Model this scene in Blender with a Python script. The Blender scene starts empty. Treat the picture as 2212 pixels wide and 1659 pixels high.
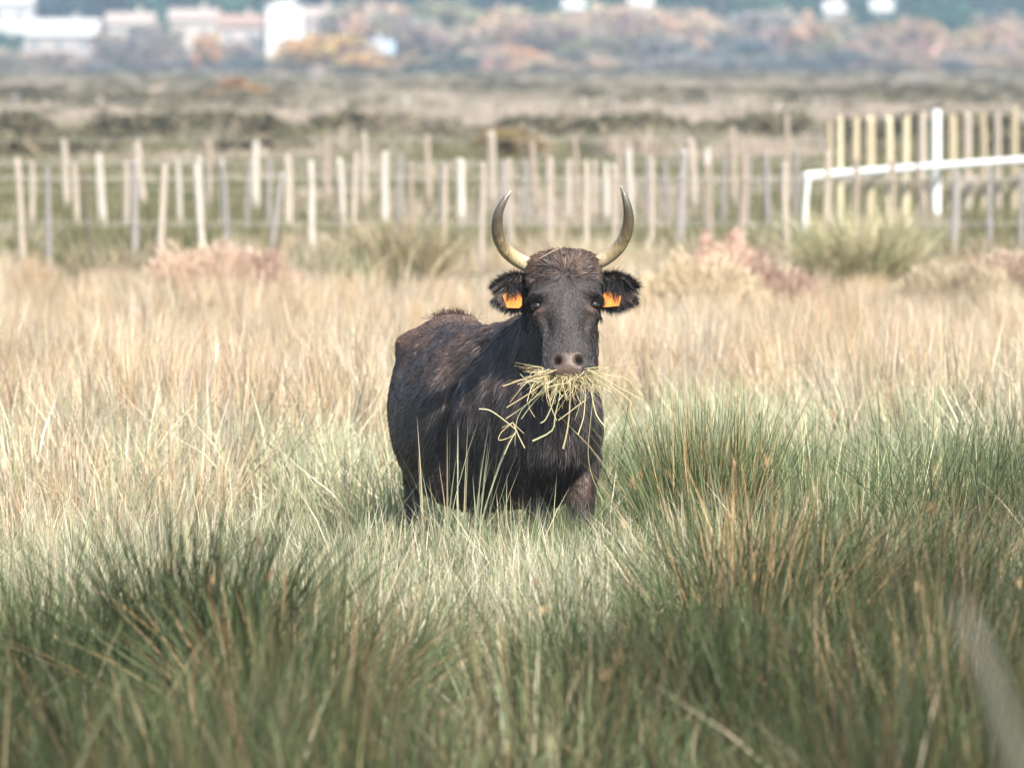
import bpy, math, random
import numpy as np
from mathutils import Vector, Matrix, noise

# ------------------------------------------------------------------ camera
F_PX, CX, CY, HZ = 13000.0, 1106.0, 829.5, 130.0     # focal length in units of a 2212 px wide frame
CAM_H = 2.25
PITCH = math.atan((CY - HZ) / F_PX)
scene = bpy.context.scene
col = scene.collection
cam_d = bpy.data.cameras.new('camera')
cam = bpy.data.objects.new('camera', cam_d)
col.objects.link(cam)
cam.location = (0, 0, CAM_H)
cam.rotation_euler = (math.pi / 2 - PITCH, 0, 0)
cam_d.sensor_width = 36.0
cam_d.lens = 36.0 * F_PX / 2212.0
cam_d.clip_start, cam_d.clip_end = 0.5, 5000
cam_d.dof.use_dof = True
cam_d.dof.focus_distance = 24.62
cam_d.dof.aperture_fstop = 4.2
scene.camera = cam

# ------------------------------------------------------------------ sky, sun, exposure
SUN = Vector((0.30, -0.66, 0.69)).normalized()
world = bpy.data.worlds.new('World')
scene.world = world
world.use_nodes = True
wn = world.node_tree
sky = wn.nodes.new('ShaderNodeTexSky')
sky.sky_type = 'NISHITA'
sky.sun_disc = False
sky.sun_elevation = math.asin(SUN.z)
sky.sun_rotation = math.atan2(SUN.x, SUN.y)
sky.dust_density = 1.6
bg = wn.nodes['Background']
bg.inputs['Strength'].default_value = 0.12
wn.links.new(sky.outputs[0], bg.inputs['Color'])
sun_d = bpy.data.lights.new('sun', 'SUN')
sun_d.energy = 4.2
sun_d.angle = math.radians(0.5)
sun_d.color = (1.0, 0.93, 0.82)
sun = bpy.data.objects.new('sun', sun_d)
col.objects.link(sun)
sun.rotation_euler = SUN.to_track_quat('Z', 'Y').to_euler()
scene.view_settings.view_transform = 'Standard'
scene.view_settings.look = 'None'
scene.view_settings.gamma = 1
scene.view_settings.exposure = 0.95
scene.cycles.max_bounces = 5
scene.cycles.diffuse_bounces = 4
scene.cycles.glossy_bounces = 2
scene.cycles.transmission_bounces = 4
scene.cycles.use_adaptive_sampling = True
scene.cycles.adaptive_threshold = 0.03
scene.cycles.volume_bounces = 0
scene.cycles.use_denoising = True
scene.cycles.sample_clamp_indirect = 6.0

R = np.random.default_rng(11)
random.seed(5)

# ------------------------------------------------------------------ helpers
def P(vx, vy, d):
    """world point at depth y = d that stands at (vx, vy) of the 2212 x 1659 layout sketch"""
    a, b = (vx - CX) / F_PX, (CY - vy) / F_PX
    sp, cp = math.sin(PITCH), math.cos(PITCH)
    r = Vector((a, b * sp + cp, b * cp - sp))
    k = d / r.y
    return Vector((r.x * k, d, CAM_H + r.z * k))

def tag(o, label=None, cat=None, group=None, kind=None):
    if label: o['label'] = label
    if cat: o['category'] = cat
    if group: o['group'] = group
    if kind: o['kind'] = kind
    return o

def empty(name, loc):
    o = bpy.data.objects.new(name, None)
    o.empty_display_size = 0.2
    col.objects.link(o)
    o.location = loc
    return o

def make_mesh(name, V, faces, mat=None, colors=None, smooth=False, extra=None):
    V = np.asarray(V, dtype=np.float32)
    me = bpy.data.meshes.new(name)
    if isinstance(faces, np.ndarray):
        n, k = faces.shape
        me.vertices.add(len(V)); me.vertices.foreach_set('co', V.ravel())
        me.loops.add(n * k); me.loops.foreach_set('vertex_index', faces.ravel().astype(np.int32))
        me.polygons.add(n)
        me.polygons.foreach_set('loop_start', np.arange(0, n * k, k, dtype=np.int32))
        me.update(calc_edges=True)
    else:
        me.from_pydata([tuple(map(float, v)) for v in V], [], [tuple(int(i) for i in f) for f in faces])
        me.update()
    if colors is not None:
        ca = me.color_attributes.new('Col', 'FLOAT_COLOR', 'POINT')
        c4 = np.ones((len(V), 4), dtype=np.float32); c4[:, :3] = colors
        ca.data.foreach_set('color', c4.ravel())
    for nm, arr in (extra or {}).items():
        at = me.attributes.new(nm, 'FLOAT', 'POINT')
        at.data.foreach_set('value', np.asarray(arr, dtype=np.float32))
    if smooth:
        me.polygons.foreach_set('use_smooth', np.ones(len(me.polygons), dtype=bool))
    if mat: me.materials.append(mat)
    return me

def obj(name, me, parent=None, loc=None):
    o = bpy.data.objects.new(name, me)
    col.objects.link(o)
    if loc is not None: o.location = loc
    if parent is not None:
        o.parent = parent
    return o

def world_child(name, me, parent):
    """a part whose mesh is given in world coordinates (its thing has only a location)"""
    o = obj(name, me, parent)
    o.location = (-parent.location[0], -parent.location[1], -parent.location[2])
    return o

class MB:
    def __init__(s): s.v = []; s.f = []
    def add(s, V, Fc):
        b = len(s.v); s.v += [tuple(map(float, p)) for p in V]; s.f += [tuple(i + b for i in f) for f in Fc]
    def box(s, lo, hi):
        x0, y0, z0 = lo; x1, y1, z1 = hi
        s.add([(x0,y0,z0),(x1,y0,z0),(x1,y1,z0),(x0,y1,z0),(x0,y0,z1),(x1,y0,z1),(x1,y1,z1),(x0,y1,z1)],
              [(0,3,2,1),(4,5,6,7),(0,1,5,4),(1,2,6,5),(2,3,7,6),(3,0,4,7)])
    def tube(s, pts, rad, n=6, flat=1.0):
        pts = [Vector(p) for p in pts]
        rings = []
        for i, p in enumerate(pts):
            t = (pts[min(i+1, len(pts)-1)] - pts[max(i-1, 0)]).normalized()
            ref = Vector((0,1,0)) if abs(t.y) < 0.9 else Vector((1,0,0))
            u = t.cross(ref).normalized(); w = t.cross(u)
            r = rad[i] if hasattr(rad, '__len__') else rad
            rings.append([p + u * r * math.cos(2*math.pi*k/n) + w * r * flat * math.sin(2*math.pi*k/n) for k in range(n)])
        V = [q for rr in rings for q in rr]
        Fc = [(i*n+k, i*n+(k+1)%n, (i+1)*n+(k+1)%n, (i+1)*n+k) for i in range(len(pts)-1) for k in range(n)]
        Fc += [tuple(range(n))[::-1], tuple((len(pts)-1)*n + k for k in range(n))]
        s.add(V, Fc)
    def mesh(s, name, mat, smooth=False):
        return make_mesh(name, s.v, s.f, mat, smooth=smooth)

# ------------------------------------------------------------------ materials
def new_mat(name):
    m = bpy.data.materials.new(name); m.use_nodes = True
    nt = m.node_tree; nt.nodes.clear()
    out = nt.nodes.new('ShaderNodeOutputMaterial')
    return m, nt, out

def blade_mat(name, transl=0.35, rough=0.5, spec=0.25, vary=0.5):
    m, nt, out = new_mat(name)
    N, L = nt.nodes.new, nt.links.new
    at = N('ShaderNodeAttribute'); at.attribute_name = 'Col'
    oi = N('ShaderNodeObjectInfo')
    mr = N('ShaderNodeMapRange'); mr.inputs['To Min'].default_value = 1 - vary * 0.5; mr.inputs['To Max'].default_value = 1 + vary * 0.5
    L(oi.outputs['Random'], mr.inputs['Value'])
    hs = N('ShaderNodeHueSaturation'); L(at.outputs['Color'], hs.inputs['Color']); L(mr.outputs[0], hs.inputs['Value'])
    pb = N('ShaderNodeBsdfPrincipled'); pb.inputs['Roughness'].default_value = rough
    pb.inputs['Specular IOR Level'].default_value = spec
    L(hs.outputs[0], pb.inputs['Base Color'])
    tr = N('ShaderNodeBsdfTranslucent'); L(hs.outputs[0], tr.inputs['Color'])
    mx = N('ShaderNodeMixShader'); mx.inputs[0].default_value = transl
    L(pb.outputs[0], mx.inputs[1]); L(tr.outputs[0], mx.inputs[2]); L(mx.outputs[0], out.inputs['Surface'])
    return m

def plain_mat(name, c, rough=0.7, var=0.25, scale=6.0, bump=0.2, stretch=(1,1,1), tint=False, spec=0.3):
    m, nt, out = new_mat(name)
    N, L = nt.nodes.new, nt.links.new
    tc = N('ShaderNodeTexCoord'); mp = N('ShaderNodeMapping'); mp.inputs['Scale'].default_value = stretch
    L(tc.outputs['Object'], mp.inputs[0])
    no = N('ShaderNodeTexNoise'); no.inputs['Scale'].default_value = scale; no.inputs['Detail'].default_value = 6
    L(mp.outputs[0], no.inputs['Vector'])
    mr = N('ShaderNodeMapRange'); mr.inputs['From Min'].default_value = 0.3; mr.inputs['From Max'].default_value = 0.7
    mr.inputs['To Min'].default_value = 1 - var; mr.inputs['To Max'].default_value = 1 + var
    L(no.outputs[0], mr.inputs['Value'])
    hs = N('ShaderNodeHueSaturation'); L(mr.outputs[0], hs.inputs['Value'])
    if tint:
        oi = N('ShaderNodeObjectInfo'); L(oi.outputs['Color'], hs.inputs['Color'])
    else:
        hs.inputs['Color'].default_value = (*c, 1)
    pb = N('ShaderNodeBsdfPrincipled'); pb.inputs['Roughness'].default_value = rough
    pb.inputs['Specular IOR Level'].default_value = spec
    L(hs.outputs[0], pb.inputs['Base Color'])
    if bump:
        bp = N('ShaderNodeBump'); bp.inputs['Strength'].default_value = bump; bp.inputs['Distance'].default_value = 0.02
        L(no.outputs[0], bp.inputs['Height']); L(bp.outputs[0], pb.inputs['Normal'])
    L(pb.outputs[0], out.inputs['Surface'])
    return m

def tint_leaf_mat(name, transl=0.25):
    m, nt, out = new_mat(name)
    N, L = nt.nodes.new, nt.links.new
    oi = N('ShaderNodeObjectInfo'); at = N('ShaderNodeAttribute'); at.attribute_name = 'Col'
    mu = N('ShaderNodeMix'); mu.data_type = 'RGBA'; mu.blend_type = 'MULTIPLY'; mu.inputs[0].default_value = 1
    L(oi.outputs['Color'], mu.inputs[6]); L(at.outputs['Color'], mu.inputs[7])
    df = N('ShaderNodeBsdfDiffuse'); tr = N('ShaderNodeBsdfTranslucent')
    L(mu.outputs[2], df.inputs[0]); L(mu.outputs[2], tr.inputs[0])
    mx = N('ShaderNodeMixShader'); mx.inputs[0].default_value = transl
    L(df.outputs[0], mx.inputs[1]); L(tr.outputs[0], mx.inputs[2]); L(mx.outputs[0], out.inputs['Surface'])
    return m

M_BLADE = blade_mat('grass_blade', transl=0.3, vary=0.75)
M_RUSH = blade_mat('rush_blade', transl=0.13, spec=0.25, vary=0.8)
M_SCRUB = blade_mat('scrub_leaf', transl=0.2, spec=0.1)
M_LEAF = tint_leaf_mat('tree_leaf')
M_BARK = plain_mat('bark', (0.12, 0.095, 0.075), 0.9, 0.3, 3.0)
M_WOOD = plain_mat('weathered_wood', None, 0.85, 0.32, 9.0, 0.4, (4, 4, 0.35), tint=True)
M_WHITE = plain_mat('white_paint', (0.78, 0.80, 0.78), 0.5, 0.06, 5.0, 0.05)
M_WIRE = plain_mat('galvanised_wire', (0.55, 0.54, 0.50), 0.45, 0.1, 20.0, 0)

# ------------------------------------------------------------------ ground
def ground():
    m, nt, out = new_mat('marsh_soil')
    N, L = nt.nodes.new, nt.links.new
    tc = N('ShaderNodeTexCoord')
    n1 = N('ShaderNodeTexNoise'); n1.inputs['Scale'].default_value = 0.25; n1.inputs['Detail'].default_value = 8
    n2 = N('ShaderNodeTexNoise'); n2.inputs['Scale'].default_value = 9; n2.inputs['Detail'].default_value = 6
    L(tc.outputs['Object'], n1.inputs['Vector']); L(tc.outputs['Object'], n2.inputs['Vector'])
    r1 = N('ShaderNodeValToRGB')
    r1.color_ramp.elements[0].position = 0.35; r1.color_ramp.elements[0].color = (0.10, 0.082, 0.05, 1)
    r1.color_ramp.elements[1].position = 0.65; r1.color_ramp.elements[1].color = (0.22, 0.18, 0.12, 1)
    L(n1.outputs[0], r1.inputs[0])
    r2 = N('ShaderNodeValToRGB')
    r2.color_ramp.elements[0].position = 0.35; r2.color_ramp.elements[0].color = (0.55, 0.55, 0.5, 1)
    r2.color_ramp.elements[1].position = 0.7; r2.color_ramp.elements[1].color = (1.1, 1.08, 1.0, 1)
    L(n2.outputs[0], r2.inputs[0])
    mu = N('ShaderNodeMix'); mu.data_type = 'RGBA'; mu.blend_type = 'MULTIPLY'; mu.inputs[0].default_value = 1
    L(r1.outputs[0], mu.inputs[6]); L(r2.outputs[0], mu.inputs[7])
    pb = N('ShaderNodeBsdfPrincipled'); pb.inputs['Roughness'].default_value = 0.95
    L(mu.outputs[2], pb.inputs['Base Color'])
    bp = N('ShaderNodeBump'); bp.inputs['Strength'].default_value = 0.6; L(n2.outputs[0], bp.inputs['Height']); L(bp.outputs[0], pb.inputs['Normal'])
    L(pb.outputs[0], out.inputs['Surface'])
    xs = np.linspace(-420, 420, 57); ys = np.concatenate([np.linspace(-40, 120, 60), np.linspace(140, 1500, 40)])
    X, Y = np.meshgrid(xs, ys)
    Z = 0.02 * np.sin(X * 0.9) * np.cos(Y * 0.7) - 0.02
    V = np.stack([X.ravel(), Y.ravel(), Z.ravel()], 1)
    nx, ny = len(xs), len(ys)
    i, j = np.meshgrid(np.arange(nx - 1), np.arange(ny - 1))
    a = (j * nx + i).ravel()
    Fc = np.stack([a, a + 1, a + 1 + nx, a + nx], 1)
    o = obj('ground', make_mesh('ground', V, Fc, m, smooth=True))
    tag(o, 'flat marsh ground under the grass', 'ground', kind='structure')
ground()

# ------------------------------------------------------------------ blades
def blades(rng, B, h, az, lean, w, segs=3, droop=0.25, pal=None, cols=None, base_col=None, face=None):
    n = len(B); S = segs
    t = np.linspace(0, 1, S + 1)[None, :]
    horiz = (h * lean)[:, None] * t ** 1.7
    z = h[:, None] * (t - droop * lean[:, None] * t ** 2.2)
    C = np.empty((n, S + 1, 3))
    C[:, :, 0] = B[:, 0:1] + np.cos(az)[:, None] * horiz
    C[:, :, 1] = B[:, 1:2] + np.sin(az)[:, None] * horiz
    C[:, :, 2] = B[:, 2:3] + z
    b = rng.uniform(0, 2 * math.pi, n) if face is None else face
    side = np.stack([np.cos(b), np.sin(b), np.zeros(n)], 1)
    ww = w[:, None] * 0.5 * (1 - t ** 2.5)
    L_ = C[:, :S] + side[:, None, :] * ww[:, :S, None]
    R_ = C[:, :S] - side[:, None, :] * ww[:, :S, None]
    V = np.empty((n, 2 * S + 1, 3))
    V[:, 0:2 * S:2] = L_; V[:, 1:2 * S:2] = R_; V[:, 2 * S] = C[:, S]
    k = 2 * S + 1
    tri = []
    for s in range(S - 1):
        a = 2 * s
        tri += [(a, a + 1, a + 3), (a, a + 3, a + 2)]
    tri.append((2 * S - 2, 2 * S - 1, 2 * S))
    tri = np.array(tri)
    Fc = (tri[None] + (np.arange(n) * k)[:, None, None]).reshape(-1, 3)
    tv = np.repeat(np.linspace(0, 1, S + 1)[:S], 2).tolist() + [1.0]
    tv = np.array(tv)[None, :, None]
    if cols is None:
        pal = np.array(pal); cols = pal[rng.integers(0, len(pal), n)] * rng.uniform(0.75, 1.25, (n, 1))
    if base_col is not None:
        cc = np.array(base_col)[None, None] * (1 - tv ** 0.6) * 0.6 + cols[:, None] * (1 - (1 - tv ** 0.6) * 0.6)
    else:
        cc = np.broadcast_to(cols[:, None], (n, k, 3))
    return V.reshape(-1, 3), Fc, np.clip(cc.reshape(-1, 3), 0, 1)

def join(parts):
    V, Fc, C, b = [], [], [], 0
    for v, f, c in parts:
        V.append(v); Fc.append(f + b); C.append(c); b += len(v)
    return np.concatenate(V), np.concatenate(Fc), np.concatenate(C)

def seed_heads(rng, tips, n_per, size, pal):
    """loose brown flower clusters"""
    B = np.repeat(tips, n_per, 0) + rng.normal(0, size * 0.18, (len(tips) * n_per, 3))
    n = len(B)
    return blades(rng, B, rng.uniform(0.5, 1.1, n) * size, rng.uniform(0, 6.28, n), rng.uniform(0.1, 0.6, n),
                  rng.uniform(0.07, 0.13, n) * size, 2, pal=pal)

STRAW = [(0.68, 0.57, 0.43), (0.76, 0.68, 0.56), (0.58, 0.44, 0.30), (0.80, 0.74, 0.65), (0.46, 0.36, 0.24), (0.70, 0.55, 0.40), (0.54, 0.50, 0.35)]
PALEG = [(0.50, 0.50, 0.33), (0.40, 0.44, 0.26), (0.60, 0.56, 0.40), (0.68, 0.61, 0.46), (0.33, 0.39, 0.22), (0.54, 0.56, 0.42)]
SAGE = [(0.11, 0.155, 0.06), (0.17, 0.215, 0.10), (0.075, 0.115, 0.040), (0.24, 0.26, 0.14), (0.13, 0.175, 0.078), (0.34, 0.27, 0.15), (0.42, 0.38, 0.25), (0.055, 0.085, 0.03)]
RUSHC = [(0.024, 0.041, 0.011), (0.038, 0.060, 0.019), (0.013, 0.024, 0.006), (0.068, 0.092, 0.036), (0.10, 0.066, 0.033), (0.027, 0.041, 0.015), (0.15, 0.108, 0.058), (0.095, 0.12, 0.06)]  # rush greens and browns, darkened further to stand in for foreground shade
BROWN = [(0.30, 0.19, 0.09), (0.36, 0.25, 0.13), (0.24, 0.14, 0.07), (0.42, 0.31, 0.18)]
OLIVE = [(0.27, 0.25, 0.14), (0.34, 0.30, 0.18), (0.21, 0.21, 0.11), (0.43, 0.36, 0.25), (0.48, 0.40, 0.29)]
SCRUBC = [(0.28, 0.235, 0.185), (0.35, 0.295, 0.24), (0.22, 0.20, 0.15), (0.25, 0.25, 0.19), (0.42, 0.36, 0.29)]
DARKSC = [(0.12, 0.11, 0.065), (0.16, 0.135, 0.085), (0.10, 0.10, 0.06), (0.19, 0.155, 0.10)]
TANSC = [(0.50, 0.42, 0.34), (0.44, 0.36, 0.28), (0.54, 0.46, 0.39), (0.38, 0.33, 0.26)]

def tuft_mesh(name, rng, n, r, h, pal, width, lean, mat, base_col=None, heads=0, head_pal=BROWN, segs=3, pref=None, bundle=0):
    ang = rng.uniform(0, 2 * math.pi, n); rad = r * np.sqrt(rng.uniform(0, 1, n))
    if bundle:
        k_ = max(1, n // bundle); pickb = rng.integers(0, k_, n)
        ang = ang[:k_][pickb] + rng.normal(0, 0.12, n); rad = np.clip(rad[:k_][pickb] + rng.normal(0, 0.01, n), 0.001, None)
    B = np.stack([rad * np.cos(ang), rad * np.sin(ang), np.full(n, -0.02)], 1)
    az = ang + rng.normal(0, 0.9, n)
    if pref is not None:
        az = np.where(rng.uniform(0, 1, n) < 0.6, pref + rng.normal(0, 0.5, n), az)
    hh = h * rng.uniform(0.45, 1.05, n)
    ln = np.abs(rng.normal(lean, lean * 0.6, n)) * (0.5 + rad / r * 0.7)
    V, Fc, C = blades(rng, B, hh, az, ln, width * rng.uniform(0.6, 1.4, n), segs, pal=pal, base_col=base_col)
    parts = [(V, Fc, C)]
    heads = heads // 3
    if heads:
        k = 2 * segs + 1
        tips = V.reshape(n, k, 3)[rng.choice(n, heads, replace=False), -1]
        parts.append(seed_heads(rng, tips, 7, 0.028 * h / 0.6, head_pal))
    V, Fc, C = join(parts)
    return make_mesh(name, V, Fc, mat, C)

def template_set(prefix, meshes):
    c = bpy.data.collections.new(prefix)
    for i, me in enumerate(meshes):
        c.objects.link(bpy.data.objects.new(f'{prefix}_{i:02d}', me))
    return c

def scatter(name, pts, rotz, tilt, scl, idx, coll, label, cat):
    me = bpy.data.meshes.new(name)
    n = len(pts)
    me.vertices.add(n); me.vertices.foreach_set('co', np.asarray(pts, dtype=np.float32).ravel())
    a = me.attributes.new('rot', 'FLOAT_VECTOR', 'POINT')
    rot = np.stack([tilt[:, 0], tilt[:, 1], rotz], 1).astype(np.float32); a.data.foreach_set('vector', rot.ravel())
    a = me.attributes.new('scl', 'FLOAT_VECTOR', 'POINT'); a.data.foreach_set('vector', np.asarray(scl, dtype=np.float32).ravel())
    a = me.attributes.new('idx', 'INT', 'POINT'); a.data.foreach_set('value', np.asarray(idx, dtype=np.int32))
    o = obj(name, me)
    g = bpy.data.node_groups.new(name + '_scatter', 'GeometryNodeTree')
    g.interface.new_socket('Geometry', in_out='INPUT', socket_type='NodeSocketGeometry')
    g.interface.new_socket('Geometry', in_out='OUTPUT', socket_type='NodeSocketGeometry')
    N, L = g.nodes.new, g.links.new
    gi, go = N('NodeGroupInput'), N('NodeGroupOutput')
    ip = N('GeometryNodeInstanceOnPoints')
    ci = N('GeometryNodeCollectionInfo'); ci.inputs['Collection'].default_value = coll
    ci.inputs['Separate Children'].default_value = True; ci.inputs['Reset Children'].default_value = True
    def na(nm, ty):
        q = N('GeometryNodeInputNamedAttribute'); q.data_type = ty; q.inputs['Name'].default_value = nm
        return [s for s in q.outputs if s.enabled and s.name == 'Attribute'][0]
    e2r = N('FunctionNodeEulerToRotation')
    L(gi.outputs[0], ip.inputs['Points']); L(ci.outputs[0], ip.inputs['Instance'])
    ip.inputs['Pick Instance'].default_value = True
    L(na('idx', 'INT'), ip.inputs['Instance Index'])
    L(na('rot', 'FLOAT_VECTOR'), e2r.inputs[0]); L(e2r.outputs[0], ip.inputs['Rotation'])
    L(na('scl', 'FLOAT_VECTOR'), ip.inputs['Scale'])
    L(ip.outputs[0], go.inputs[0])
    md = o.modifiers.new('scatter', 'NODES'); md.node_group = g
    tag(o, label, cat, kind='stuff')
    return o

def field(n, d0, d1, half=0.118, power=1.0):
    """random ground points in the wedge in front of the camera, d between d0 and d1"""
    u = R.uniform(0, 1, n)
    d = (d0 ** (power + 1) + u * (d1 ** (power + 1) - d0 ** (power + 1))) ** (1 / (power + 1))
    x = R.uniform(-1, 1, n) * (half * d + 0.5)
    return x, d

def patch(x, y, s, seed):
    return np.array([noise.noise(Vector((a / s + seed, b / s - seed, seed * 1.7))) for a, b in zip(x, y)])

# ---- dry grass behind and around the bull
rng = np.random.default_rng(3)
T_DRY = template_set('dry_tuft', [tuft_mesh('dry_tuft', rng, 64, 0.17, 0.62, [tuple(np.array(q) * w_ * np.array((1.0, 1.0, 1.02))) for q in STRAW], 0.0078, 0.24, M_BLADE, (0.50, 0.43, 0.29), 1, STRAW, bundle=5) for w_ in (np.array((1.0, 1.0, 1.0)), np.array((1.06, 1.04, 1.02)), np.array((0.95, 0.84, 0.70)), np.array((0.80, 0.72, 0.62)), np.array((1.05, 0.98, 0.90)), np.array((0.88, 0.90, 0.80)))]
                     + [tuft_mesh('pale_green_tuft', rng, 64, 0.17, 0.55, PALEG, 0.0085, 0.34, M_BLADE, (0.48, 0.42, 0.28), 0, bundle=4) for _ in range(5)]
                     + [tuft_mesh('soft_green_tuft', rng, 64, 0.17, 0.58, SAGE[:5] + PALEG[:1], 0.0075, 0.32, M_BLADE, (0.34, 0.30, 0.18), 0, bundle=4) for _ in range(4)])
def vx_of(x, d): return CX + x / d * F_PX

n = 11500
x, d = field(n, 24.2, 84, power=0.25)
R_keep = (d < 48) | (1.6 * patch(x, d * 0.5, 1.5, 14.0) + R.normal(0, 0.25, n) > (d - 62) / 13)
g = patch(x, d, 3.0, 4.2)
dry = (d - 32.5) / 6 + g * 1.5 - np.where((vx_of(x, d) > 1420) & (d < 29), 1.2, 0) + R.normal(0, 0.3, n)
idx = np.where(dry > 0, R.integers(0, 6, n), np.where(dry > -1.0, R.integers(6, 11, n), R.integers(11, 15, n)))
big = 1.0 + 0.35 * patch(x, d, 1.6, 9.1)
sc = R.uniform(0.75, 1.15, n) * big
sc *= 1 - (0.50 - 0.5 * patch(x, d, 2.6, 61.0)) * np.clip((d - 36) / 16, 0, 1)
near_cow = (np.abs(x + 0.08) < 0.62) & (d < 26.6)
sc = np.where(near_cow, sc * 0.72, sc)
right = (vx_of(x, d) > 1420) & (d < 27)
cen = (d < 27) & ~right
sc = np.where(cen & ~near_cow, sc * 0.78, sc)
scatter('dry_grass', np.stack([x, d, np.zeros(n)], 1)[R_keep], R.uniform(0, 6.28, n)[R_keep], R.normal(0, 0.12, (n, 2))[R_keep],
        np.stack([sc * 1.05, sc * 1.05, sc * R.uniform(0.8, 1.25, n)], 1)[R_keep], idx[R_keep], T_DRY,
        'pale straw coloured dry grass filling the meadow behind the bull', 'grass')

# ---- sage green grass in front
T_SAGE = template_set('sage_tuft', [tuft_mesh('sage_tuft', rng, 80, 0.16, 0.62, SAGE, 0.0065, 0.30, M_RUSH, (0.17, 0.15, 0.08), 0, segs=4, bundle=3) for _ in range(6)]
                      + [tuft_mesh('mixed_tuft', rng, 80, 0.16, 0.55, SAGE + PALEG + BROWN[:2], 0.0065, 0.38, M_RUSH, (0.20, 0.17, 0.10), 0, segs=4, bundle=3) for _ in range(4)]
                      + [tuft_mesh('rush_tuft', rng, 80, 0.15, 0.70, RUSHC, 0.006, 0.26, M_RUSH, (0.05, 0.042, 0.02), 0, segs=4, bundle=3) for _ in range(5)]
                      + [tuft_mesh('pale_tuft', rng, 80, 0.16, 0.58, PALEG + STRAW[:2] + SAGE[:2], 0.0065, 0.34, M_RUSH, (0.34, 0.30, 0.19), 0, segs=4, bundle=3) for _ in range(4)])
n = 5200
x, d = field(n, 9.5, 26.0, half=0.125, power=0.8)
vx = vx_of(x, d)
ytop = np.where(vx > 1430, 905 + np.clip((1520 - vx), 0, 90) * 2, np.where(vx < 820, 1040, np.where(d > 22, 1075, 1110))) + R.uniform(0, 1, n) * np.where((vx > 820) & (vx < 1430) & (d > 22), 110, 230) + 110 * patch(x, d * 0.4, 0.6, 71.0)
ytop = np.where((vx > 1380) & (d < 21.5), np.maximum(ytop, 1060), ytop)
zmax = CAM_H - (ytop - HZ) / F_PX * d
g = patch(x, d, 1.6, 21.0)
greenness = (20.5 - d) / 3.0 + g * 1.8 + np.where(vx > 1430, 0.9, 0) - np.where((vx > 740) & (vx < 1290), 0.9, 0)
r0 = R.uniform(0, 1, n)
idx = np.where(greenness + R.normal(0, 0.4, n) > 0.75, np.where(r0 < 0.82, R.integers(10, 15, n), R.integers(0, 6, n)),
               np.where(r0 < 0.6, R.integers(0, 6, n), R.integers(6, 10, n)))
palep = np.clip((d - 19.5) / 4.0 + np.where((vx > 740) & (vx < 1290), 0.35, 0) + patch(x, d, 1.2, 88.0), 0, 1) * np.where(vx > 1430, 0.12, 0.85)
idx = np.where(R.uniform(0, 1, n) < palep, R.integers(15, 19, n), idx)
hgt = np.minimum(R.uniform(0.34, 0.82, n) * np.where((vx > 1430) & (d > 21), 1.3, 1.0) * (1 + 0.9 * patch(x, d, 0.8, 33.0)), zmax)
keep = (hgt > 0.12)
near_cow = (np.abs(x + 0.05) < 0.5) & (d > 24.75)
keep &= R.uniform(0, 1, n) < np.clip(0.62 + 1.1 * patch(x, d, 0.7, 52.0) + (d - 18) * 0.06, 0.12, 1)
keep &= ~near_cow
# the growth close around the legs of the bull
m_ = 210
x = np.concatenate([x, R.uniform(-0.85, 0.62, m_)]); d = np.concatenate([d, R.uniform(23.3, 24.65, m_)])
hgt = np.concatenate([hgt, R.uniform(0.30, 0.58, m_)]); keep = np.concatenate([keep, np.ones(m_, bool)])
idx = np.concatenate([idx, np.where(R.uniform(0, 1, m_) < 0.6, R.integers(15, 19, m_), R.integers(0, 10, m_))]); n = n + m_
scz = hgt / 0.66
sxy = np.clip(scz, 0.75, 1.2)
scatter('marsh_grass', np.stack([x, d, np.zeros(n)], 1)[keep], R.uniform(0, 6.28, n)[keep],
        (R.normal(0, 0.10, (n, 2)) + np.array([0, 0.10]))[keep],
        np.stack([sxy, sxy, scz], 1)[keep], idx[keep], T_SAGE,
        'sage green marsh grass and rushes growing in front of the bull', 'grass')

# ---- sparse long stalks crossing the grass
T_STALK = template_set('long_stalk', [tuft_mesh('long_stalk', rng, 9, 0.22, 0.95, [(0.10, 0.13, 0.06), (0.16, 0.18, 0.09), (0.30, 0.24, 0.14)], 0.0055, 0.5, M_RUSH, None, 0, segs=5) for _ in range(5)]
                       + [tuft_mesh('brown_stalk', rng, 10, 0.2, 0.85, [(0.42, 0.32, 0.20), (0.34, 0.24, 0.13), (0.50, 0.42, 0.30)], 0.008, 0.5, M_RUSH, None, 0, segs=5) for _ in range(5)])
n = 620
x, d = field(n, 10.5, 31, half=0.125, power=0.7)
vx = vx_of(x, d)
zm = CAM_H - (np.where(vx > 1380, 860, np.where(vx < 800, 930, 1080)) + R.uniform(0, 260, n) - HZ) / F_PX * d
hs = np.clip(np.minimum(R.uniform(0.6, 1.1, n), zm / 0.9), 0.15, 1.3)
kp = ~((np.abs(x + 0.05) < 0.55) & (d > 24.6) & (d < 26.8))
idx = np.where(R.uniform(0, 1, n) < np.where(d < 21, 0.6, 0.35), R.integers(0, 5, n), R.integers(5, 10, n))
scatter('long_stalks', np.stack([x, d, np.zeros(n)], 1)[kp], R.uniform(0, 6.28, n)[kp], R.normal(0, 0.14, (n, 2))[kp], np.stack([hs, hs, hs], 1)[kp], idx[kp], T_STALK,
        'sparse long green and brown stalks rising through the marsh grass', 'grass')

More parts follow.
